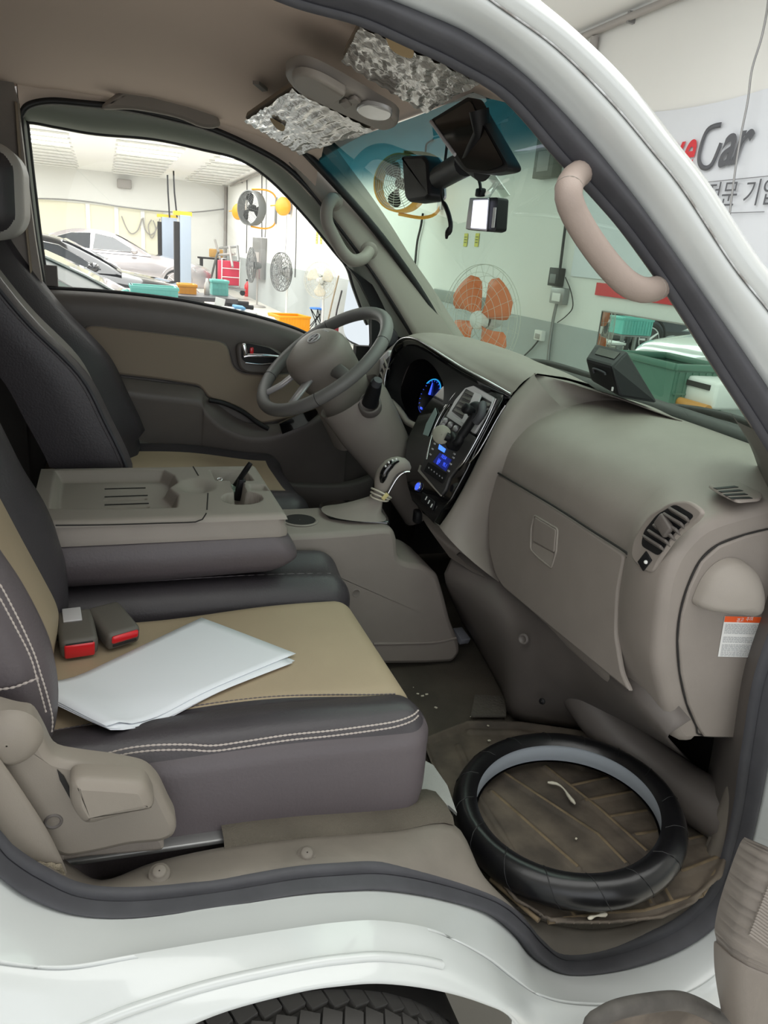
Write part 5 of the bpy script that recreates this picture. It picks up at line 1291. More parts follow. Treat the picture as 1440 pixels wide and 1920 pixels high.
for a, b in ribs[:20]:
    a3, b3 = V((a[0], a[1], MZ+.0022)), V((b[0], b[1], MZ+.0022))
    g.tube([a3, a3.lerp(b3, .5), b3], .0042, 8)
g.build('rib_pattern', wm_, fm)
# carpet bump field beside mat: small pressed patch, debris
MB().prism([P(x, y, Z=.552) for x, y in ((890, 1305), (950, 1308), (948, 1345), (882, 1345))], (0, 0, .004)).build('heel_pad', mat('heel_pad', c8(92, 88, 80), .8, bump=1, bscale=150, bdist=.004), trim)
pf = thing('paper_scrap', 'small grey folded card on the dark floor by the console base', 'card', tuple(P(865, 1190, Z=.57)))
MB().box(P(864, 1192, Z=.575), (.030, .045, .018), rot=(.3, .1, .2), bev=.002).build('card', mat('grey_card', c8(150, 152, 160), .7), pf)
rnd = random.Random(5)
for x, y in ((783, 1302), (792, 1306), (800, 1303), (775, 1290), (817, 1328), (917, 1390), (1080, 1574), (915, 1362), (882, 1345)):
    q = P(x, y, Z=.556); s_ = rnd.uniform(.002, .005)
    tag(MB().box(q+V((0, 0, .002)), (s_*1.6, s_, s_*.6), rot=(0, .2, rnd.uniform(0, 3)), bev=s_*.25).build('crumb', M['cord']), 'tiny pale crumb lying on the dirty cab floor', 'crumb', 'crumbs on the cab floor')
for pts in (((1027, 1467), (1045, 1470), (1058, 1480), (1066, 1492), (1078, 1507)), ((1103, 1722), (1118, 1717), (1138, 1714))):
    tag(MB().tube(spline([P(x, y, Z=.566) for x, y in pts], 10), [.002, .0035, .003, .002, .0015, .002, .003, .0035, .004, .002], 6).build('dried_splash', M['cord']), 'pale dried streak on the ribbed rubber mat, %s' % ('inside the black ring' if pts[0][0] < 1100 else 'near the door sill'), 'stain')
# steering wheel cover lying on the mat
wcv = thing('steering_wheel_cover', 'black leather steering wheel cover ring with grey lining lying on the mat', 'steering wheel cover', (.735, .198, .57))
c0_ = V((.735, .198, .600)); ax_ = V((-.10, .02, 1)).normalized(); a_ = ax_.orthogonal().normalized(); b2_ = ax_.cross(a_)
def sec(j0, j1, nj=12):
    rows = []
    for i in range(96):
        t = i*2*math.pi/96; d = a_*math.cos(t)+b2_*math.sin(t)
        rows.append([c0_+d*(.176+.025*math.cos(q))+ax_*(.030*math.sin(q)) for q in [j0+(j1-j0)*k/nj for k in range(nj+1)]])
    return rows
MB().grid(sec(-2.45, 2.45), closeu=True).build('cover_skin', mat('shiny_black_leather', c8(20, 20, 22), .28, bump=.5, bscale=25, bdist=.002), wcv)
rows = []
for i in range(96):
    t = i*2*math.pi/96; d = a_*math.cos(t)+b2_*math.sin(t)
    rows.append([c0_+d*(.158+.003*abs(h))+ax_*h*.019 for h in (-1, -.5, 0, .5, 1)])
MB().grid(rows, closeu=True).build('lining', mat('grey_lining', c8(168, 176, 184), .6), wcv)
for k in range(16):
    t = k*2*math.pi/16; pts = []
    for q in range(7):
        u = q/6; tt = t+.22*u; aa = 2.1-3.2*u; d = a_*math.cos(tt)+b2_*math.sin(tt)
        pts.append(c0_+d*(.176+.0255*math.cos(aa))+ax_*(.0305*math.sin(aa)))
    MB().tube(pts, .0009, 5).build('seam', M['black_rubber'], wcv)

# ------------------------------------------------------------ roof fittings
def film(name, base):
    m = bpy.data.materials.new(name); m.use_nodes = True; nt = m.node_tree; b = nt.nodes['Principled BSDF']
    b.inputs['Base Color'].default_value = (*base, 1); b.inputs['Roughness'].default_value = .16; b.inputs['Metallic'].default_value = .3; b.inputs['Coat Weight'].default_value = 1
    tc = nt.nodes.new('ShaderNodeTexCoord'); mp = nt.nodes.new('ShaderNodeMapping'); mp.inputs['Scale'].default_value = (9, 42, 16); mp.inputs['Rotation'].default_value = (0, 0, .35)
    n = nt.nodes.new('ShaderNodeTexNoise'); n.inputs['Scale'].default_value = 1.2; n.inputs['Detail'].default_value = 5; n.inputs['Distortion'].default_value = 1.2
    bp = nt.nodes.new('ShaderNodeBump'); bp.inputs['Strength'].default_value = 1; bp.inputs['Distance'].default_value = .007
    nt.links.new(tc.outputs['Object'], mp.inputs[0]); nt.links.new(mp.outputs[0], n.inputs['Vector']); nt.links.new(n.outputs['Fac'], bp.inputs['Height']); nt.links.new(bp.outputs['Normal'], b.inputs['Normal'])
    rp = nt.nodes.new('ShaderNodeValToRGB'); rp.color_ramp.elements[0].color = (.34, .31, .28, 1); rp.color_ramp.elements[1].color = (.55, .53, .5, 1); rp.color_ramp.elements[0].position = .35; rp.color_ramp.elements[1].position = .7
    nt.links.new(n.outputs['Fac'], rp.inputs[0]); nt.links.new(rp.outputs[0], b.inputs['Base Color'])
    return m
M['film'] = film('crinkled_clear_film', (.4, .38, .36))
VN = V((.30, 0, 1)); VK = 1.765+.30*.25
def VP(x, y, d=0): return P(x, y, pl=(VN, VK-d))
def visor(label, pts, tear, d=.0):
    q = [VP(x, y, d) for x, y in pts]
    v_ = thing('sun_visor', label, 'sun visor', tuple(sum(q, V())/len(q)))
    MB().prism(roundpoly(q, .02, 4), V((.05, 0, .18)).normalized()*.012, bev=.004).build('visor_board', M['beige_dk'], v_)
    # crinkled film sheet
    rows = []
    rnd = random.Random(len(label))
    for i in range(29):
        row = []
        for j in range(21):
            u, w_ = i/28, j/20
            p = quadpt([q[0], q[1], q[2], q[3]], u, w_)
            row.append(p+V((0, 0, -.0035-.0035*abs(math.sin(u*23+w_*9+2*math.sin(w_*11)))-.002*rnd.random())))
        rows.append(row)
    g = MB(); g.grid(rows); g.build('protective_film', M['film'], v_)
    tq = sub([VP(x, y, d+.011) for x, y in tear], 3, True)
    MB().fan(tq).build('bare_patch', mat('visor_cloth', c8(176, 152, 116), .8), v_, solid=.001)
    return v_
visor('sun visor in crinkled clear film above the passenger side, nearer the doorway', ((676, 38), (904, 143), (799, 203), (640, 106)), ((723, 65), (738, 76), (760, 82), (774, 92), (773, 108), (752, 104), (732, 90)))
visor('sun visor in crinkled clear film above the driver side, farther from the doorway', ((548, 160), (700, 238), (562, 284), (458, 221)), ((506, 222), (520, 228), (534, 238), (530, 246), (518, 240)), d=.0)
oc = thing('overhead_console', 'oval taupe roof lamp console between the two sun visors', 'roof console', tuple(VP(640, 170)))
oo = [VP(x, y, .004) for x, y in ((536, 122), (548, 107), (572, 103), (610, 118), (660, 146), (710, 176), (742, 196), (748, 212), (728, 222), (700, 216), (650, 195), (600, 172), (560, 152))]
MB().prism(sub(oo, 3, True), V((0, 0, -.018)), bev=.006).build('console_shell', M['plastic_lt'], oc)
o2_ = [VP(x, y, .024) for x, y in ((548, 135), (565, 125), (600, 134), (640, 156), (648, 165), (620, 183), (590, 172), (560, 156))]
MB().prism(sub(o2_, 3, True), V((0, 0, -.012)), bev=.005).build('glasses_holder', M['plastic_lt'], oc)
for k in range(2):
    q = [VP(x+17*k, y-6*k, .024) for x, y in ((636, 188), (648, 184), (660, 192), (648, 198))]
    MB().prism(q, V((0, 0, -.005)), bev=.001).build('lamp_switch', M['plastic'], oc)
q = [VP(x, y, .024) for x, y in ((668, 200), (690, 188), (728, 198), (735, 210), (720, 218), (690, 214))]
MB().prism(sub(q, 3, True), V((0, 0, -.006)), bev=.002).build('lamp_lens', mat('lamp_lens', c8(170, 168, 166), .2, coat=.5), oc)
hk = [P(x, y, Z=1.80) for x, y in ((474, 151), (486, 152), (502, 165), (492, 166))]
tag(MB().prism(hk, (0, 0, -.006)).build('coat_hook', M['plastic']), 'small dark oval hook on the headliner behind the far visor', 'hook')

# grab handles
gh = thing('grab_handle', 'large taupe grab handle on the near windscreen pillar', 'grab handle', tuple(S(1150, 500, .10)))
hp = [(1150, 350, .25), (1108, 322, .215), (1080, 330, .165), (1066, 355, .12), (1070, 385, .12), (1090, 425, .12), (1120, 470, .12), (1150, 507, .12), (1180, 534, .12), (1212, 544, .13), (1246, 533, .17), (1295, 495, .24)]
hc_ = spline([P(x, y, Y=v) for x, y, v in hp], 50)
MB().tube(hc_, .0158, 16).build('grip', mat('handle_vinyl', c8(160, 145, 136), .5, bump=.4, bscale=600, bdist=.0006), gh)
for i in (17, 35): 
    tg = (hc_[i+1]-hc_[i-1]).normalized(); MB().ring(hc_[i], tg, .0156, .0006, 20, 5).build('grip_seam', M['plastic_lt'], gh)
gf_ = thing('grab_handle', 'smaller taupe grab handle on the far windscreen pillar', 'grab handle', tuple(P(650, 430, Y=1.38)))
hp = [(628, 378, 1.38), (622, 374, 1.35), (613, 390, 1.33), (613, 415, 1.33), (625, 442, 1.33), (642, 472, 1.33), (660, 488, 1.33), (680, 485, 1.34), (692, 472, 1.38)]
MB().tube(spline([P(x, y, Y=v) for x, y, v in hp], 40), .0165, 14).build('grip', M['plastic_lt'], gf_)
for (x, y) in ((626, 378), (692, 470)): MB().lathe(P(x, y, Y=1.385), (-.4, -1, 0), [(.001, .006), (.020, .006), (.024, -.002)], 20).build('handle_mount', M['plastic'], gf_)

# mirror, cameras and their cables
rm = thing('rear_view_mirror', 'dark rear view mirror seen edge on at the top of the windscreen', 'mirror', tuple(P(880, 270, X=0.5050)))
mq = roundpoly([P(x, y, X=0.5000) for x, y in ((806, 226), (880, 180), (897, 212), (953, 310), (950, 321), (915, 327), (872, 322), (852, 293))], .01, 3)
MB().prism(mq, (.022, 0, 0), bev=.004).build('mirror_shell', M['black'], rm)
mg_ = roundpoly([P(x, y, X=0.4985) for x, y in ((814, 227), (882, 188), (893, 212), (946, 309), (912, 321), (875, 316))], .01, 3)
MB().fan(mg_).build('mirror_glass', mat('dim_mirror', c8(44, 41, 39), .12, .7), rm, solid=.001)
MB().tube([P(808, 228, X=0.4980), P(853, 290, X=0.4980)], .003, 6).build('edge_trim', M['silver'], rm)
MB().tube([P(880, 300, X=0.5100), P(905, 250, X=0.5050), P(898, 206, X=0.4950)], [.012, .013, .014], 12).build('mirror_stem', M['black'], rm)
dc = thing('rear_dashcam', 'squarish black dash camera on a thick arm beside the mirror', 'camera', tuple(P(803, 335, X=0.5650)))
cq = roundpoly([P(x, y, X=0.5700) for x, y in ((779, 296), (821, 294), (829, 305), (834, 370), (826, 378), (792, 382), (785, 372))], .006, 3)
MB().prism(cq, (-.03, 0, 0), bev=.006).build('camera_case', M['black'], dc)
MB().prism([p+V((.001, .003, 0)) for p in cq], (.004, 0, 0)).build('case_rim', M['silver'], dc)
MB().tube([P(826, 332, X=0.5550), P(850, 318, X=0.5450), P(874, 306, X=0.5300)], [.020, .020, .019], 14).build('camera_arm', M['black'], dc)
MB().cyl(P(868, 296, X=0.5250), P(905, 322, X=0.5250), .014).build('arm_hinge', M['black'], dc)
c2 = thing('dash_camera', 'small silver and black camera with glowing white screen under the mirror', 'camera', tuple(P(905, 400, X=0.6200)))
a0, a1, a2_, a3 = P(883, 372, X=0.6200), P(914, 370, X=0.6200), P(908, 431, X=0.6200), P(876, 429, X=0.6200)
fw = V((-.03, 0, 0))
c2b = MB().prism(roundpoly([a0, a1, a2_, a3], .004, 2), (.006, 0, 0), bev=.002); 
MB().prism(roundpoly([P(x, y, X=0.6250) for x, y in ((882, 371), (934, 370), (930, 432), (924, 435), (876, 431))], .005, 3), (.022, 0, 0), bev=.004).build('camera_body', M['black'], c2)
MB().prism(roundpoly([P(x, y, X=0.6245) for x, y in ((884, 371), (918, 371), (913, 434), (876, 430))], .003, 2), (-.004, 0, 0), bev=.0015).build('silver_bezel', M['silver'], c2)
MB().fan([P(x, y, X=0.6195) for x, y in ((888, 376), (915, 375), (911, 429), (883, 427))]).build('screen', mat('lit_screen', (.82, .84, 1.0), .4, emit=1.6), c2, solid=.0008)
MB().prism(roundpoly([P(x, y, X=0.6230) for x, y in ((926, 389), (931, 389), (927, 427), (922, 427))], .001, 2), (-.001, 0, 0)).build('side_label', M['white'], c2)
MB().box(P(901, 361, X=0.6250), (.012, .022, .014), bev=.003).build('plug', M['black'], c2)
MB().tube([P(915, 365, X=0.6300), P(925, 352, X=0.6600), P(930, 345, X=0.6900)], [.006, .005, .005], 10).build('mount_stem', M['clear_plastic'], c2)
MB().prism(roundpoly([P(x, y, X=0.6950) for x, y in ((910, 330), (928, 328), (955, 366), (940, 372))], .003, 2), (.003, 0, 0)).build('adhesive_plate', M['clear_plastic'], c2)
tag(MB().tube(spline([P(x, y, X=0.6200) for x, y in ((888, 318), (895, 330), (900, 345), (901, 358))], 12), .0028, 8).build('camera_cable', M['black']), 'short black cable plugged into the glowing dash camera', 'cable')
tag(MB().tube(spline([P(x, y, X=0.5500) for x, y in ((858, 205), (843, 240), (836, 290), (832, 330), (828, 370), (836, 388), (842, 405), (845, 425), (838, 440), (837, 448))], 40), [.0025]*26+[.004]*10+[.0055]*2+[.0035, .002], 8).build('loose_cable', M['black']), 'loose black cable with plug dangling past the squarish camera', 'cable')
# ============================================================ workshop objects
M['cs'] = mat('silver_car_paint', c8(176, 170, 172), .25, .5, coat=1); M['cb'] = mat('black_car_paint', c8(34, 34, 38), .12, .2, coat=1); M['cw'] = mat('white_car_paint', c8(232, 235, 236), .2, coat=1)
M['cglass'] = mat('car_glass', c8(52, 56, 62), .06, .0, coat=1); M['tyreb'] = mat('car_tyre', c8(34, 34, 35), .8)
def car(label, xn, yc, zs, paint, glass=None, cs=0.0):
    t = thing('car', label, 'car', (xn-2.4, yc, 0))
    O = V((xn, yc, 0))
    top = spline([V((0, 0, .60)), V((.06, 0, .70)), V((.3, 0, .79)), V((.8, 0, .88)), V((1.35, 0, .96)), V((1.7, 0, .98)), V((2.6, 0, .98)), V((3.6, 0, 1.0)), V((4.2, 0, 1.05)), V((4.6, 0, 1.04)), V((4.82, 0, .95)), V((4.88, 0, .75))], 60)
    rows = []
    for p in top:
        u = p.x; w_ = .93*(1-.42*math.exp(-u/.22))*(1-.12*math.exp(-(4.9-u)/.3)); zt = p.z
        half = [(.0, .22), (w_*.88, .22), (w_*.97, .33), (w_, .5), (w_*.995, .66), (w_*.965, max(.5, zt-.10)), (w_*.90, max(.55, zt-.035)), (w_*.6, zt), (0, zt+.015)]
        half = spline([V((0, a, b)) for a, b in half], 22)
        row = [O+V((-u, -h.y, h.z*zs)) for h in half]+[O+V((-u, h.y, h.z*zs)) for h in reversed(half[1:-1])]
        rows.append(row)
    g = MB().grid(rows, closev=True); g.fan(rows[0]); g.fan(list(reversed(rows[-1]))); g.build('body', paint, t)
    rf = spline([V((1.55, 0, .97)), V((2.0, 0, 1.22)), V((2.45, 0, 1.41)), V((2.9, 0, 1.46)), V((3.4, 0, 1.43)), V((3.9, 0, 1.27)), V((4.35, 0, 1.06))], 40)
    OC = O+V((cs, 0, 0))
    rows = []
    for p in rf:
        k = max(0, (p.z-.95)/.5)
        yb, yr = .86, .86-.26*k
        row = [(-yb, .93), (-yr-.02, p.z-.05), (-yr+.05, p.z-.01), (-yr*.5, p.z+.005), (0, p.z+.01)]
        rows.append([OC+V((-p.x, a, b*zs)) for a, b in row]+[OC+V((-p.x, -a, b*zs)) for a, b in reversed(row[:-1])])
    MB().grid(rows).build('cabin', paint, t)
    def side(u, z, d=.012):
        k = max(0, (z-.93)/.5); kk = None
        zt = min(rf, key=lambda q: abs(q.x-u)).z; kr = max(0, (zt-.95)/.5); yr = .86-.26*kr+.02
        f_ = (z-.93)/max(.05, (zt-.05-.93)); y = .86+(yr-.86)*f_
        return OC+V((-u, -y-d, z*zs))
    for pts in (((1.85, 1.0), (2.42, 1.31), (2.85, 1.375), (2.92, 1.0)), ((2.98, 1.0), (2.95, 1.375), (3.4, 1.35), (3.78, 1.22), (4.0, 1.06), (3.9, 1.0))):
        MB().fan([side(u, z) for u, z in pts]).build('side_window', glass or M['cglass'], t, solid=.004)
        MB().tube([side(u, z, .016) for u, z in pts], .008, 5, closed=True).build('window_chrome', M['chrome'], t)
    MB().grid([[OC+V((-u-.0+.015, y*s_, z*zs+.015)) for y in (-1, -.5, 0, .5, 1)] for u, z, s_ in ((1.62, 1.01, .74), (2.0, 1.215, .66), (2.38, 1.385, .58))]).build('windscreen', glass or M['cglass'], t, solid=.004)
    for u in (.92, 3.80):
        for sg in (-1, 1):
            c = O+V((-u, sg*.80, .335))
            wh = MB().lathe(c, (0, sg, 0), [(.001, .02), (.2, .04), (.235, .10), (.25, .125), (.33, .13), (.335, .06), (.335, -.1)], 30).build('wheel', M['tyreb'], t)
            g = MB().lathe(c, (0, sg, 0), [(.245, .128), (.235, .135), (.225, .128)], 30)
            for k in range(5):
                a = k*1.2566; d = V((math.cos(a), 0, math.sin(a)))
                g.tube([c+V((0, sg*.12, 0)), c+d*.23+V((0, sg*.128, 0))], [.03, .018], 6)
            g.build('alloy_rim', M['silver'], wh)
            MB().lathe(c+V((0, 0, .03)), (0, sg, 0), [(.36, .132), (.385, .136), (.40, .12)], 34).build('wheel_arch', M['tyreb'] if paint is M['cb'] else paint, t)
    for sg in (-1, 1):
        MB().sphere(OC+V((-1.95, sg*1.02, 1.02*zs)), (.09, .10, .07), 12).build('door_mirror', paint, t)
        MB().prism([O+V((-.14, sg*.62, .66*zs)), O+V((-.55, sg*.875, .72*zs)), O+V((-.5, sg*.88, .64*zs)), O+V((-.12, sg*.66, .60*zs))], (.02, sg*.03, .01)).build('headlight', M['chrome'], t)
        MB().box(O+V((-2.65, sg*.945, .83*zs)), (.2, .02, .025), bev=.008).build('door_handle', M['chrome'], t)
        MB().box(O+V((-3.55, sg*.945, .85*zs)), (.2, .02, .025), bev=.008).build('door_handle', M['chrome'], t)
        MB().tube([O+V((-u, sg*(.945), .30*zs)) for u in (1.4, 2.3, 3.3)], .012, 5).build('sill_trim', M['chrome'], t)
    return t
car('silver grey sedan parked farthest across the workshop behind the blue lift post', 2.70, 21.0, 1.0, M['cs'])
car('glossy black sedan parked between the white car and the silver sedan', 1.52, 12.6, .93, M['cb'], None, .30)
car('white car nearest the driver window with only its windscreen and roof showing', 1.28, 7.0, .90, M['cw'], mat('glass_pale_reflection', c8(160, 175, 170), .05, coat=1), .57)  # bright reflections on this glass are put into its pale base colour
# lift posts
M['lift'] = mat('lift_blue_grey', c8(160, 172, 188), .45)
def post(label, px, Y, ztop, w_=.24):
    b = P(px, 520, Y=Y); t = thing('lift_post', label, 'lift post', (b.x, Y, 0))
    MB().box((b.x, Y, ztop/2), (w_, .28, ztop), bev=.01).build('column', M['lift'], t)
    MB().box((b.x-w_*.5-.06, Y, ztop*.48), (.10, .2, ztop*.9)).build('carriage_rail', M['dark'], t)
    MB().box((b.x-.05, Y, ztop+.03), (w_+.14, .26, .08)).build('top_cap', mat('yellow_paint', c8(232, 190, 50), .5), t)
    MB().box((b.x, Y, .01), (.5, .5, .03)).build('base_plate', M['lift'], t)
    return t
post('pale blue grey lift post standing in front of the silver sedan', 347, 16.2, P(347, 404, Y=16.2).z, .22)
post('blue grey lift post with a yellow cap behind the silver sedan', 318, 23.2, P(318, 408, Y=23.2).z, .42)
post('dark lift post edge at the left border of the driver window', 70, 15.5, P(72, 388, Y=15.5).z, .12)
for i, pts in enumerate((((314, 328), (315, 360), (318, 408)), ((325, 313), (327, 360), (332, 408)))):
    tag(MB().tube([P(x, y, Y=23.0) for x, y in pts], .022, 6).build('lift_hose', M['black_rubber']), 'thin black hose rising above the yellow capped lift post, %s' % ('left' if i == 0 else 'right'), 'hose')
hs_ = thing('wall_air_hose', 'looped grey air hoses hung on hooks along the far wall', 'hose', tuple(P(265, 420, Y=25.9)))
for pts in (((228, 405), (236, 425), (246, 438), (258, 432), (266, 410)), ((268, 408), (272, 430), (282, 440), (292, 432), (300, 410)), ((284, 412), (278, 425), (284, 447), (292, 430), (287, 413))):
    MB().tube(spline([P(x, y, Y=25.85) for x, y in pts], 20), .018, 6).build('hose_loop', M['pipe'], hs_)
tag(MB().tube(spline([P(x, y, Y=25.8) for x, y in ((60, 372), (120, 374), (180, 380), (230, 388), (300, 396), (360, 398), (420, 392))], 30), .02, 6).build('wall_cable', M['steel']), 'long sagging grey cable strung along the far wall', 'cable')

# fans
def guard(mb, c, ax, R, depth, rings=7, spokes=24, r=.0035):
    ax = V(ax).normalized(); a = ax.orthogonal().normalized(); b = ax.cross(a)
    for k in range(1, rings+1):
        q = k/rings; mb.ring(c+ax*depth*(1-q*q), ax, R*q, r*(1.6 if k == rings else 1), 44, 5)
    for k in range(spokes):
        t = k*2*math.pi/spokes; d = a*math.cos(t)+b*math.sin(t)
        mb.tube([c+d*R*q+ax*depth*(1-q*q) for q in (.12, .4, .7, 1)], r*.8, 4)
def blades(parent, c, ax, R, n, m, wd=.55, tw=.5, ph=0, name='blade'):
    ax = V(ax).normalized(); a = ax.orthogonal().normalized(); b = ax.cross(a)
    for k in range(n):
        t0 = ph+k*2*math.pi/n; rows = []
        for i in range(9):
            q = .14+.80*i/8; hw = wd*(.35+.65*math.sin(min(1, q*1.05)*math.pi*.62))*.5
            if i >= 7: hw *= (.86 if i == 7 else .55)
            row = []
            for j in range(5):
                s_ = (j/4-.5)*2; t = t0+s_*hw+.25*q
                row.append(c+(a*math.cos(t)+b*math.sin(t))*R*q+ax*(s_*tw*R*.14*(1.1-q)))
            rows.append(row)
        MB().grid(rows).build(name, m, parent, solid=.004)
def fan(label, px, py, X, R, blade_m, guard_m, yaw=0.0, n=3, stand=True, wd=.9, hub=None, rings=7, spokes=24, name='pedestal_fan', ph=0, tilt=0, gr=.0035, pole=None):
    c = P(px, py, X=X); ax = V((-math.cos(yaw), -math.sin(yaw), tilt)).normalized()
    t = thing(name, label, 'fan', (c.x, c.y, 0 if stand else c.z))
    g = MB(); guard(g, c+ax*.02, ax, R, .09, rings, spokes, gr); guard(g, c-ax*.02, -ax, R, .10, max(3, rings-2), spokes, gr); g.build('guard', guard_m, t)
    blades(t, c, ax, R*.93, n, blade_m, wd, ph=ph)
    MB().lathe(c, ax, [(.001, .06), (R*.15, .055), (R*.17, .03), (R*.17, -.04)], 20).build('hub', hub or blade_m, t)
    MB().lathe(c-ax*.10, -ax, [(.08, -.03), (.085, .06), (.06, .14), (.001, .16)], 20).build('motor', hub or guard_m, t)
    if stand:
        pm = pole or M['white']
        q = c-ax*.16
        MB().cyl((q.x, q.y, q.z-.02), (q.x, q.y, .03), .022).build('pole', pm, t)
        MB().lathe((q.x, q.y, 0), (0, 0, 1), [(.22, 0), (.22, .02), (.18, .04), (.03, .06)], 28).build('base', pm, t)
    return t
M['fan_orange'] = mat('orange_blade', c8(226, 122, 72), .4); M['fan_guard'] = mat('white_wire', c8(206, 206, 196), .5); M['grey_blade'] = mat('grey_blade', c8(166, 166, 166), .4)
M['cream_blade'] = mat('cream_blade', c8(226, 218, 200), .4); M['dark_wire'] = mat('dark_wire', c8(110, 112, 112), .5); M['bright'] = mat('yellow_orange_paint', c8(238, 166, 50), .45)
fan('pedestal fan with orange blades just beyond the windscreen', 899, 600, 3.25, .49, M['fan_orange'], M['fan_guard'], yaw=.30, n=4, wd=1.25, hub=M['white'], rings=7, spokes=20, ph=-.25, gr=.0018)
fan('grey bladed pedestal fan, the farthest of three along the wall', 471, 497, 3.35, .40, M['grey_blade'], M['dark_wire'], n=3, wd=1.0, pole=M['pipe'], gr=.007, rings=6)
fan('grey bladed pedestal fan, the middle one of three along the wall', 527, 510, 3.35, .37, M['grey_blade'], M['dark_wire'], yaw=.35, n=3, wd=1.0, gr=.006, ph=.5, rings=6)
fan('cream pedestal fan, the nearest of three seen through the driver window', 600, 526, 3.45, .30, M['cream_blade'], M['fan_guard'], yaw=.8, n=3, wd=1.2, hub=M['white'], gr=.003, ph=.8, rings=6)
def wall_fan(label, px, py, R, yaw, X, ph, tilt=0.0):
    c = P(px, py, X=X); ax = V((-math.cos(yaw), -math.sin(yaw), tilt)).normalized()
    t = thing('wall_fan', label, 'fan', tuple(c))
    MB().lathe(c, ax, [(R*1.0, .10), (R*1.06, .10), (R*1.08, 0), (R*1.06, -.12), (R*1.0, -.12), (R*.99, 0), (R*1.0, .10)], 48).build('drum', M['bright'] if R < .33 else M['dark_wire'], t)
    g = MB(); guard(g, c+ax*.09, ax, R, .05, 11, 12, .004); g.build('guard', M['fan_guard'] if R < .33 else M['dark_wire'], t)
    blades(t, c, ax, R*.95, 3, M['black'], .95, ph=ph)
    MB().lathe(c, ax, [(.001, .05), (R*.2, .045), (R*.22, -.1), (.001, -.12)], 20).build('hub', M['black'], t)
    side_ = V((0, 0, 1)).cross(ax).normalized()
    w0 = V((XW-.02, c.y, c.z))
    fr = spline([c+V((0, 0, R*1.12)), w0.lerp(c, .35)+V((0, 0, R*1.15)), w0+V((0, 0, R*.7)), w0+V((0, 0, -R*.7)), w0.lerp(c, .35)-V((0, 0, R*1.15)), c-V((0, 0, R*1.12))], 30)
    MB().tube(fr, .02, 8).build('bracket', M['bright'], t)
    MB().box((XW-.02, c.y, c.z), (.03, .12, R*1.6)).build('wall_plate', M['steel'], t)
    return t
wall_fan('orange rimmed wall fan with black blades seen through the windscreen', 752, 344, .30, .75, 3.35, .6)
wall_fan('black wall fan with an orange bracket seen through the driver window', 471, 390, .36, .55, 3.3, .2)
def reel(label, px, py, R):
    c = P(px, py, X=XW-.18); t = thing('hose_reel', label, 'hose reel', tuple(c)); ax = V((-.8, -.6, 0))
    MB().lathe(c, ax, [(.001, .07), (R*.9, .06), (R, .03), (R, -.03), (R*.9, -.06), (.001, -.07)], 28).build('drum', M['bright'], t)
    MB().box(c+V((.08, 0, 0)), (.16, .06, .3)).build('bracket', M['steel'], t)
    MB().tube([c+V((-.1, .15, .02)), c+V((-.22, .28, 0))], .015, 6).build('hose_end', M['bright'], t)
reel('orange hose reel on the wall just right of the black wall fan', 531, 387, .19)
reel('orange hose reel half hidden behind the left side of the wall fan', 447, 397, .22)
# vertical wall cables and conduits
for i, (pts, r_, m_, lab) in enumerate((
    (((463, 335), (463, 400), (462, 475)), .012, 'dark', 'black cable down the wall behind the left wall fan'),
    (((491, 320), (491, 445)), .012, 'dark', 'black cable running down to the grey electric cabinet'),
    (((499, 318), (499, 400), (497, 445)), .014, 'steel', 'grey conduit just right of the black cabinet cable'),
    (((537, 362), (537, 440), (534, 480)), .006, 'steel', 'thin cable hanging below the right orange reel'),
    (((556, 378), (555, 460), (553, 520)), .010, 'black_rubber', 'black cable hanging on the wall behind the middle fan'),
    (((793, 400), (789, 425), (783, 450), (780, 475), (778, 500)), .016, 'black_rubber', 'black twisted cord hanging below the orange rimmed wall fan'),
    (((812, 262), (800, 270), (798, 285)), .012, 'black_rubber', 'short black cord above the orange rimmed wall fan'),
    (((1074, 330), (1066, 380), (1058, 440), (1053, 480), (1050, 505)), .014, 'black_rubber', 'black cord dropping to the switch box on the wall'),
    (((1046, 560), (1037, 600), (1030, 650), (1026, 695)), .016, 'steel', 'grey conduit running down from the wall sockets'),
    (((1060, 520), (1070, 545), (1074, 575), (1062, 592), (1045, 605)), .005, 'black_rubber', 'thin black wire looping beside the wall sockets'),
    (((1014, 632), (1000, 650), (985, 665), (972, 676)), .008, 'black_rubber', 'black plug lead drooping from the white socket'),
    )):
    tag(MB().tube(spline([P(x, y, X=XW-.03) for x, y in pts], 24), r_, 6).build('wall_cable', M[m_]), lab, 'cable')
def wbox(name, label, cat, x0, y0, x1, y1, d, m, inner=None):
    a = P(x0, y0, X=XW-.01); b = P(x1, y1, X=XW-.01); c = (a+b)*.5
    t = thing(name, label, cat, tuple(c))
    MB().box((XW-d/2-.004, c.y, c.z), (d, abs(a.y-b.y), abs(a.z-b.z)), bev=.006).build('casing', m, t)
    if inner: MB().box((XW-d-.006, c.y, c.z-abs(a.z-b.z)*.1), (.006, abs(a.y-b.y)*.6, abs(a.z-b.z)*.5), bev=.002).build('cover', inner, t)
    return t
wbox('switch_box', 'black switch box on the wall above the sockets', 'switch box', 1042, 502, 1055, 538, .07, M['black'], M['dark_wire'])
wbox('socket_strip', 'grey socket cluster below the black switch box', 'socket', 1043, 538, 1063, 572, .06, M['steel'], M['white'])
wbox('wall_socket', 'white wall socket with a black lead near the dash', 'socket', 1010, 618, 1021, 640, .05, M['white'], M['pipe'])
wbox('electric_cabinet', 'narrow grey electric cabinet on the wall behind the far fans', 'cabinet', 484, 446, 498, 525, .15, M['steel'], M['pipe'])
wbox('notice_board', 'dull grey board on the wall behind the orange bladed fan', 'board', 815, 541, 938, 588, .02, mat('dull_board', c8(128, 134, 130), .5))
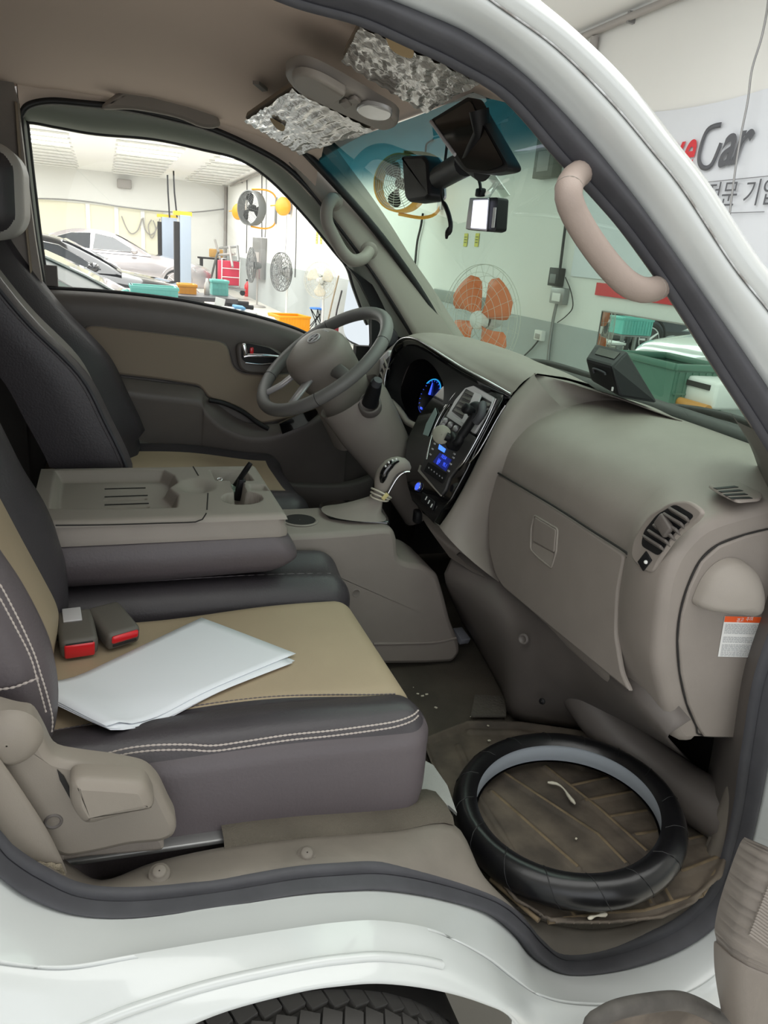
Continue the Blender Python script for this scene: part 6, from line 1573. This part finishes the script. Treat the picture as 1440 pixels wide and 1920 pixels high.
wbox('wall_bracket', 'grey framed box high on the wall beyond the near grab handle', 'box', 1024, 262, 1050, 333, .10, mat('frame_grey', c8(120, 118, 110), .5), M['pipe'])
M['ylw'] = mat('yellow_note', c8(222, 216, 110), .7); M['ink'] = mat('note_print', c8(120, 122, 90), .7)
def note(label, px, py, h_, w_=.09):
    c = P(px, py, X=XW-.008); t = thing('paper_note', label, 'note', tuple(c))
    MB().box(c, (.004, w_, h_)).build('note_sheet', M['ylw'], t)
    for k in range(3): MB().box(c+V((-.003, 0, h_*(.22-.2*k))), (.001, w_*.7, h_*.07)).build('note_line', M['ink'], t)
note('yellow wall note below the dash camera, the left one', 873, 450, .14); note('yellow wall note below the dash camera, the right one', 894, 450, .14)
note('yellow note on the white wall above the cream fan, the left one', 594, 446, .22, .14); note('yellow note on the white wall above the cream fan, the right one', 602, 446, .22, .14)

# crates and bench outside the driver window
M['teal'] = mat('teal_crate', c8(120, 206, 196), .5); M['ocr'] = mat('orange_crate', c8(250, 170, 30), .45); M['grn'] = mat('green_bin', c8(84, 122, 106), .4)
def crate(label, c, sz, m, rz=0, name='plastic_crate'):
    t = thing(name, label, 'crate', tuple(c)); R = Matrix.Rotation(rz, 3, 'Z'); c = V(c)
    w_, d_, h_ = sz; th = .012
    g = MB()
    g.box(c+V((0, 0, th/2)), (w_*.94, d_*.94, th), rot=R)
    for sx, sy, ww, dd_ in ((0, -1, w_, th), (0, 1, w_, th), (-1, 0, th, d_), (1, 0, th, d_)):
        g.box(c+R @ V((sx*w_/2, sy*d_/2, h_/2)), (ww, dd_, h_), rot=R)
    g.build('shell', m, t)
    g = MB()
    for sx, sy, ww, dd_ in ((0, -1, w_*1.05, .04), (0, 1, w_*1.05, .04), (-1, 0, .04, d_), (1, 0, .04, d_)):
        g.box(c+R @ V((sx*w_/2, sy*d_/2, h_-.02)), (ww, dd_, .04), rot=R, bev=.008)
    g.build('rim', m, t)
    g = MB(); n_ = max(4, int(w_/.05))
    g.box(c+R @ V((0, -d_/2-.008, h_*.45)), (w_*.98, .008, .012), rot=R)
    for k in range(n_): g.box(c+R @ V(((k+.5)/n_*w_-w_/2, -d_/2-.008, h_*.45)), (.010, .012, h_*.8), rot=R)
    g.build('rib_pattern', m, t)
    return t
bt_ = P(385, 556, Y=9.5); BZ = bt_.z+.026
q = P(290, 537, Y=8.5); crate('long teal plastic crate just outside the driver window sill', (q.x, 8.65, q.z-.24), (.50, .32, .24), M['teal'])
sd_ = thing('crate_stand', 'plain steel stand under the long teal crate', 'stand', (q.x, 8.65, 0))
MB().box((q.x, 8.65, q.z-.255), (.5, .34, .02)).build('stand_top', M['steel'], sd_)
for dx in (-.22, .22):
    for dy in (-.14, .14): MB().box((q.x+dx, 8.65+dy, (q.z-.265)/2), (.04, .04, q.z-.267)).build('leg', M['steel'], sd_)
q = P(352, 545, Y=9.4); crate('yellow plastic crate on the dark bench beside the long teal crate', (q.x, 9.5, BZ), (.20, .25, .12), M['ocr'])
q = P(405, 540, Y=9.9); crate('short teal crate at the right end of the dark bench', (q.x, 9.6, BZ), (.19, .25, .19), M['teal'])
q = P(541, 625, Z=0.0); crate('bright orange yellow plastic crate on the floor near the steering wheel', (q.x, q.y, 0), (.58, .50, .33), M['ocr'], .2)
wb = thing('work_bench', 'low dark steel bench carrying the small crates', 'bench', (bt_.x-.1, 9.6, 0))
M['bdark'] = mat('bench_dark', c8(74, 70, 72), .5)
MB().box((bt_.x-.34, 9.4, bt_.z), (1.36, .8, .05)).build('bench_top', M['bdark'], wb)
for dx in (-.98, .30):
    for dy in (-.35, .35): MB().box((bt_.x+dx, 9.4+dy, bt_.z/2), (.05, .05, bt_.z)).build('leg', M['bdark'], wb)
MB().box((bt_.x-.34, 9.4, bt_.z-.3), (1.3, .7, .03)).build('shelf', M['bdark'], wb)
q = P(364, 564, Y=9.2); tag(MB().box((q.x, 9.2, bt_.z-.285+.07), (.09, .08, .14), bev=.01).build('spray_can', mat('lime', c8(200, 224, 40), .5)), 'lime yellow container on the shelf of the dark bench', 'container')
q = P(388, 538, Y=9.5); tag(MB().lathe((q.x, 9.5, BZ), (0, 0, 1), [(.001, 0), (.035, 0), (.035, .12), (.02, .16), (.015, .2), (.001, .2)], 16).build('bottle', M['white']), 'white bottle standing on the bench between the two small crates', 'bottle')
q = P(412, 566, Y=8.99); tag(MB().box((q.x, 8.99, bt_.z-.03), (.12, .02, .12), rot=(0, .2, 0), bev=.004).build('tag_card', M['white']), 'white card hanging from the right end of the dark bench', 'card')
for i, (x, y, s_) in enumerate(((460, 588, .13), (497, 600, .13), (425, 582, .12))):
    q = P(x, y, Y=8.55); rnd = random.Random(i)
    g = MB(); rows = []
    for a in range(9):
        th_ = math.pi*a/8
        rows.append([V(q)+V((s_*math.sin(th_)*math.cos(b)*(1+.25*math.sin(3*b+a)), s_*math.sin(th_)*math.sin(b), s_*.35*math.cos(th_)*(1+.2*math.sin(5*b+i)))) for b in [k*2*math.pi/16 for k in range(16)]])
    tag(MB().grid(rows, closev=True).build('plastic_bag', M['white']), 'crumpled white plastic bag below the driver window, %s' % ('middle of three', 'rightmost of three', 'leftmost of three')[i], 'bag')
q = P(448, 576, Y=8.5); tag(MB().box(q, (.14, .1, .03), rot=(.2, .1, .3), bev=.012).build('blue_cloth', mat('blue_cloth', c8(120, 180, 226), .8)), 'pale blue cloth lying on the white bags', 'cloth')
for i, pts in enumerate((((425, 566), (466, 570)), ((428, 573), (475, 577)))):
    tag(MB().tube([P(x, y, Y=9.5) for x, y in pts], .03, 8).build('black_pipe', M['dark']), 'dark pipe lying behind the white bags, %s one' % ('upper', 'lower')[i], 'pipe')
tt_ = thing('low_table', 'white low table under the plastic bags outside the driver window', 'table', (1.4, 8.6, 0))
q = P(450, 600, Y=8.6); MB().box((q.x-.1, 8.6, q.z-.02), (1.1, .7, .03)).build('table_top', M['white'], tt_)
for dx in (-.55, .35):
    for dy in (-.3, .3): MB().box((q.x+dx, 8.6+dy, q.z/2), (.04, .04, q.z-.05)).build('leg', M['steel'], tt_)
# red trolley, extinguisher, junk in the corner
cq_ = P(432, 512, X=3.2); tr = thing('trolley', 'red trolley with white bars near the far corner', 'trolley', (cq_.x, cq_.y, 0))
y_ = cq_.y; k_ = y_/1400.0
MB().box((cq_.x-.05, y_, cq_.z), (.55, .3, .62), bev=.02).build('red_body', mat('trolley_red', c8(196, 40, 70), .5), tr)
g = MB()
for dz in (-.1, .12): g.tube([(cq_.x-.25, y_-.17, cq_.z+dz), (cq_.x+.22, y_-.17, cq_.z+dz)], .012, 6)
g.build('cross_bars', M['white'], tr)
MB().tube([(cq_.x-.25, y_-.17, cq_.z-.36), (cq_.x-.25, y_-.17, cq_.z+.36), (cq_.x+.22, y_-.17, cq_.z+.36), (cq_.x+.22, y_-.17, cq_.z-.36)], .018, 6, closed=True).build('frame', M['white'], tr)
MB().box((cq_.x, y_, cq_.z-.40), (.75, .5, .04)).build('deck', M['steel'], tr)
for dx in (-.3, .3): MB().cyl((cq_.x+dx, y_-.22, cq_.z-.48), (cq_.x+dx, y_-.17, cq_.z-.48), .07).build('wheel', M['black'], tr)
ec_ = P(465, 541, Y=P(465, 556, Z=0).y); ex = thing('fire_extinguisher', 'red fire extinguisher on the floor below the far fan', 'extinguisher', (ec_.x, ec_.y, 0))
MB().lathe((ec_.x, ec_.y, ec_.z-.22), (0, 0, 1), [(.001, 0), (.10, 0), (.105, .05), (.105, .30), (.06, .38), (.03, .42), (.001, .42)], 20).build('cylinder', mat('ext_red', c8(214, 30, 36), .3, coat=.5), ex)
MB().box((ec_.x, ec_.y, ec_.z+.23), (.12, .04, .05), bev=.01).build('valve_handle', M['black'], ex)
jk = thing('hand_truck', 'folded silver hand trucks and ladders leaning in the far corner', 'hand truck', tuple(P(420, 480, X=3.3)))
for i, pts in enumerate((((403, 450), (418, 505), (425, 530)), ((412, 465), (445, 462), (447, 490)), ((408, 478), (440, 476)), ((396, 520), (406, 480), (410, 470)), ((430, 462), (436, 500)))):
    MB().tube([P(x, y, X=3.35-.04*i) for x, y in pts], .035, 6).build('frame_tube', M['steel'] if i % 2 else M['pipe'], jk)
tag(MB().box(P(405, 475, X=3.4), (.4, .3, .25), bev=.02).build('cardboard_box', mat('cardboard', c8(206, 160, 90), .8)), 'orange brown box on the shelf in the far corner', 'box')
sf = thing('corner_shelf', 'dark shelf unit in the far corner behind the silver car nose', 'shelf', tuple(P(402, 500, X=3.2)))
q = P(402, 485, X=3.3); MB().box((q.x-.1, q.y, q.z), (.8, .4, .05)).build('shelf_board', M['dark'], sf); MB().box((q.x+.1, q.y, q.z/2), (.06, .4, q.z)).build('shelf_leg', M['dark'], sf); MB().box((q.x-.4, q.y, q.z/2), (.06, .4, q.z)).build('shelf_leg', M['dark'], sf)
# stool, brooms
sc0 = P(595, 579, Y=P(595, 619, Z=0).y); st = thing('folding_stool', 'folding camp stool with a blue seat beside the cream fan', 'stool', (sc0.x, sc0.y, 0))
MB().lathe(sc0, (0, 0, 1), [(.001, .01), (.14, .02), (.15, 0), (.14, -.01)], 6).build('seat', mat('stool_blue', c8(70, 130, 220), .7), st)
for k in range(3):
    a = k*2.094+.3; 
    for s_ in (0, 2.094): MB().tube([sc0+V((.15*math.cos(a), .15*math.sin(a), 0)), sc0+V((.19*math.cos(a+2.4+s_*.4), .19*math.sin(a+2.4+s_*.4), -.42))], .009, 6).build('leg', M['black'], st)
for i, (pts, m_, lab) in enumerate(((((635, 517), (622, 570), (611, 620)), 'beige', 'wooden broom handle leaning beside the cream fan'), (((641, 545), (632, 580), (626, 615)), 'leather', 'dark broom leaning right of the wooden handle'))):
    br = thing('broom', lab, 'broom', tuple(P(*pts[-1], X=3.6)))
    MB().tube([P(x, y, X=3.6) for x, y in pts], .014, 6).build('handle', M[m_], br)
    q = P(*pts[-1], X=3.6); MB().box(q, (.12, .2, .18), bev=.02).build('brush_head', mat('brush_red', c8(130, 40, 50), .9), br)
# wall mirror, bin and bench beyond the windscreen, right
a, b = P(1129, 583, X=XW-.02), P(1330, 607, X=XW-.02)
wm = thing('wall_mirror', 'large rectangular wall mirror reflecting the workshop beyond the windscreen', 'mirror', (XW-.02, 3.6, .9))
MB().box((XW-.012, a.y-.75, a.z-.38), (.008, 1.5, .76)).build('mirror_glass', mat('mirror_silver', (.86, .9, .9), .01, 1.0), wm)
MB().tube([(XW-.018, a.y, a.z), (XW-.018, a.y-1.5, a.z), (XW-.018, a.y-1.5, a.z-.76), (XW-.018, a.y, a.z-.76)], .006, 6, closed=True).build('frame', M['pipe'], wm)
q = P(1250, 715, X=3.35); crate('dark green plastic bin on the bench beyond the black dash device', (3.35, q.y, q.z-.17), (.40, .58, .32), M['grn'], 0, 'green_bin')
wb2 = thing('steel_bench', 'steel bench below the wall mirror carrying the green bin', 'bench', (3.4, 3.4, 0))
MB().box((3.42, q.y-.25, q.z-.20), (.7, 1.7, .04)).build('bench_top', M['steel'], wb2)
for dy in (-1.0, .5):
    for dx in (-.3, .3): MB().box((3.42+dx, q.y+dy, (q.z-.2)/2), (.05, .05, q.z-.22)).build('leg', M['steel'], wb2)
bar = thing('striped_bar', 'black and yellow striped bar lying behind the green bin', 'bar', (3.6, q.y, q.z+.15))
b0_, b1_ = P(1238, 668, X=3.6), P(1370, 700, X=3.6)
for k in range(8):
    MB().tube([b0_.lerp(b1_, k/8), b0_.lerp(b1_, (k+1)/8)], .022, 8).build('stripe', M['bright'] if k % 2 == 0 else M['black'], bar)
q = P(1350, 730, X=3.4); pr = thing('white_machine', 'white machine with a dark slot and an orange roller on the steel bench', 'machine', tuple(q))
MB().box((q.x, q.y+.02, q.z-.02), (.3, .30, .16), bev=.02).build('casing', M['white'], pr)
MB().cyl((q.x-.18, q.y+.17, q.z-.10), (q.x-.18, q.y-.13, q.z-.10), .03).build('roller', mat('ochre', c8(200, 140, 70), .5), pr)
MB().box((q.x-.155, q.y+.02, q.z+.02), (.01, .2, .03)).build('slot', M['dark'], pr)
car('black car parked behind the truck, seen only in the wall mirror', -1.2, 4.6, 1.0, M['cb'])
